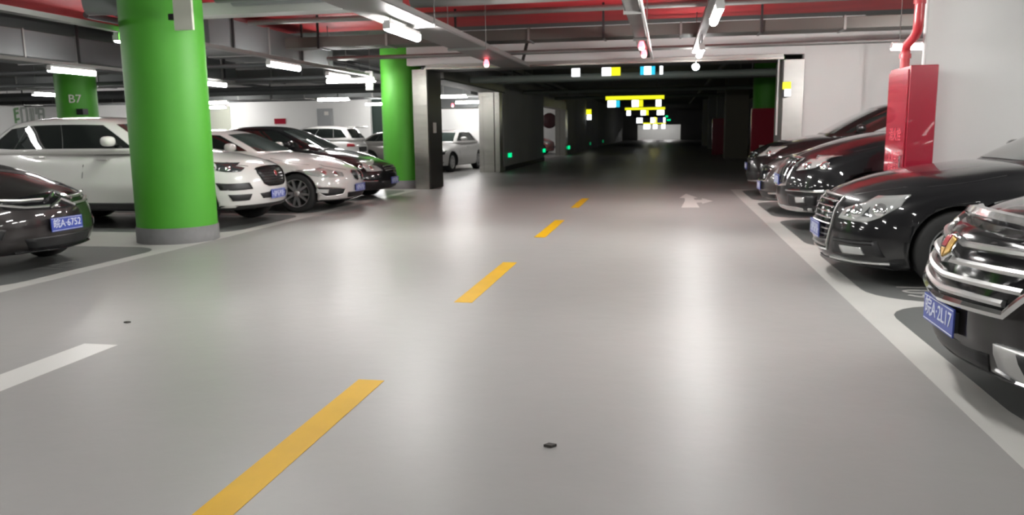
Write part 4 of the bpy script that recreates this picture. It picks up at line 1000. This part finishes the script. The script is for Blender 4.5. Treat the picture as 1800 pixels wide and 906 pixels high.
# --- white SUV seen from behind, back row
k = Car('suv', (-15.75, 29.05), PI, P_WHITE, 'white SUV showing its tailgate and roof spoiler against the back wall', L=4.37, W=1.9, roof=1.66, bow=0.29, zb=.28, nv=6.5,
        top=[(0, .92), (.3, 1.0), (1.0, 1.06), (1.4, 1.10), (2.5, 1.08), (4.0, 1.16), (4.37, 1.08)], axle=(.9, 3.55), belt=1.06, gl=(1.35, 2.2, 4.36, 3.95), wheel=.37, ghw=.88, thw=.66)
k.std_glass()
p = k.gpt(-1, 0, .8)
sp = MB().box(-.30, .05, -.62, .62, -.03, .03, .015).build('roof_spoiler', P_WHITE, k.root); sp.location = (p.x - .08, 0, 1.60)
k.patch('tail_lamp', CRESTR, [('s', 4.05, 1.0), (.62, .98), (.62, .88), ('s', 4.05, .88)], .008, end=-1)
k.patch('rear_bumper', BLACKP, [(.7, .5), (0, .5), (-.7, .5), (-.7, .32), (0, .32), (.7, .32)], .01, False, end=-1)
k.patch('tailgate_recess', GLOSSB, [(.42, .86), (0, .87), (-.42, .86), (-.38, .68), (0, .67), (.38, .68)], .006, False, end=-1)

# --- silver sedan, back row
k = Car('sedan', (-8.1, 31.6), 0, P_SILVER, 'silver sedan partly hidden by the second green column', L=4.55, W=1.78, roof=1.43)
k.std_glass()
headlight(k, [(.50, .58), (.52, .70), ('s', .42, .76), ('s', .6, .76), ('s', .4, .62)], [(.66, .66, .05)], housing=LENS)
k.plate(.42)

# --- white hatchback in the left opening, facing the viewpoint
k = Car('hatchback', (-8.2, 26.2), -PI / 2 - .13, P_WHITE, 'small white car facing out of the left opening between the steel jambs', L=4.2, W=1.74, roof=1.43, bow=.25, lean=.05,
        top=[(0, .74), (.2, .80), (.5, .87), (1.0, .94), (1.35, .99), (2.5, 1.0), (3.6, 1.04), (4.2, 1.0)], axle=(.85, 3.4), belt=.94, gl=(1.15, 2.0, 4.0, 3.3))
k.std_glass()
g = k.patch('grille', GLOSSB, [(.44, .66), (-.44, .66), (-.42, .59), (.42, .59)], .006, False)[0]
k.strip('grille_bar', SATIN, [(.43, .625), (0, .62), (-.43, .625)], .012, .016, False, parent=g)
headlight(k, [(.48, .58), (.48, .67), ('s', .35, .74), ('s', .5, .74), ('s', .35, .62)], [(.62, .64, .05)], housing=LENSD)
k.patch('bumper_intake', BLACKP, [(.74, .36), (0, .38), (-.74, .36), (-.66, .27), (0, .26), (.66, .27)], .006, False)
k.plate(.46); k.seam([('s', 1.5, .9), ('s', 1.45, .3)]); k.handle(2.3, .84)

# --- faded red car in the far opening
k = Car('hatchback', (-6.35, 46.0), 0, P_PINK, 'faded red car glimpsed in the far left opening below the round mirror', L=3.8, W=1.7, roof=1.5, bow=.3, gl=(1.0, 1.8, 3.6, 3.0), axle=(.75, 3.1), top=[(0, .78), (.4, .9), (1.0, 1.0), (2.5, 1.0), (3.8, 1.0)])
k.std_glass()
headlight(k, [(.50, .62), (.52, .74), ('s', .42, .80), ('s', .6, .80), ('s', .4, .66)], [(.66, .70, .05)], housing=LENS)
k.plate(.45)
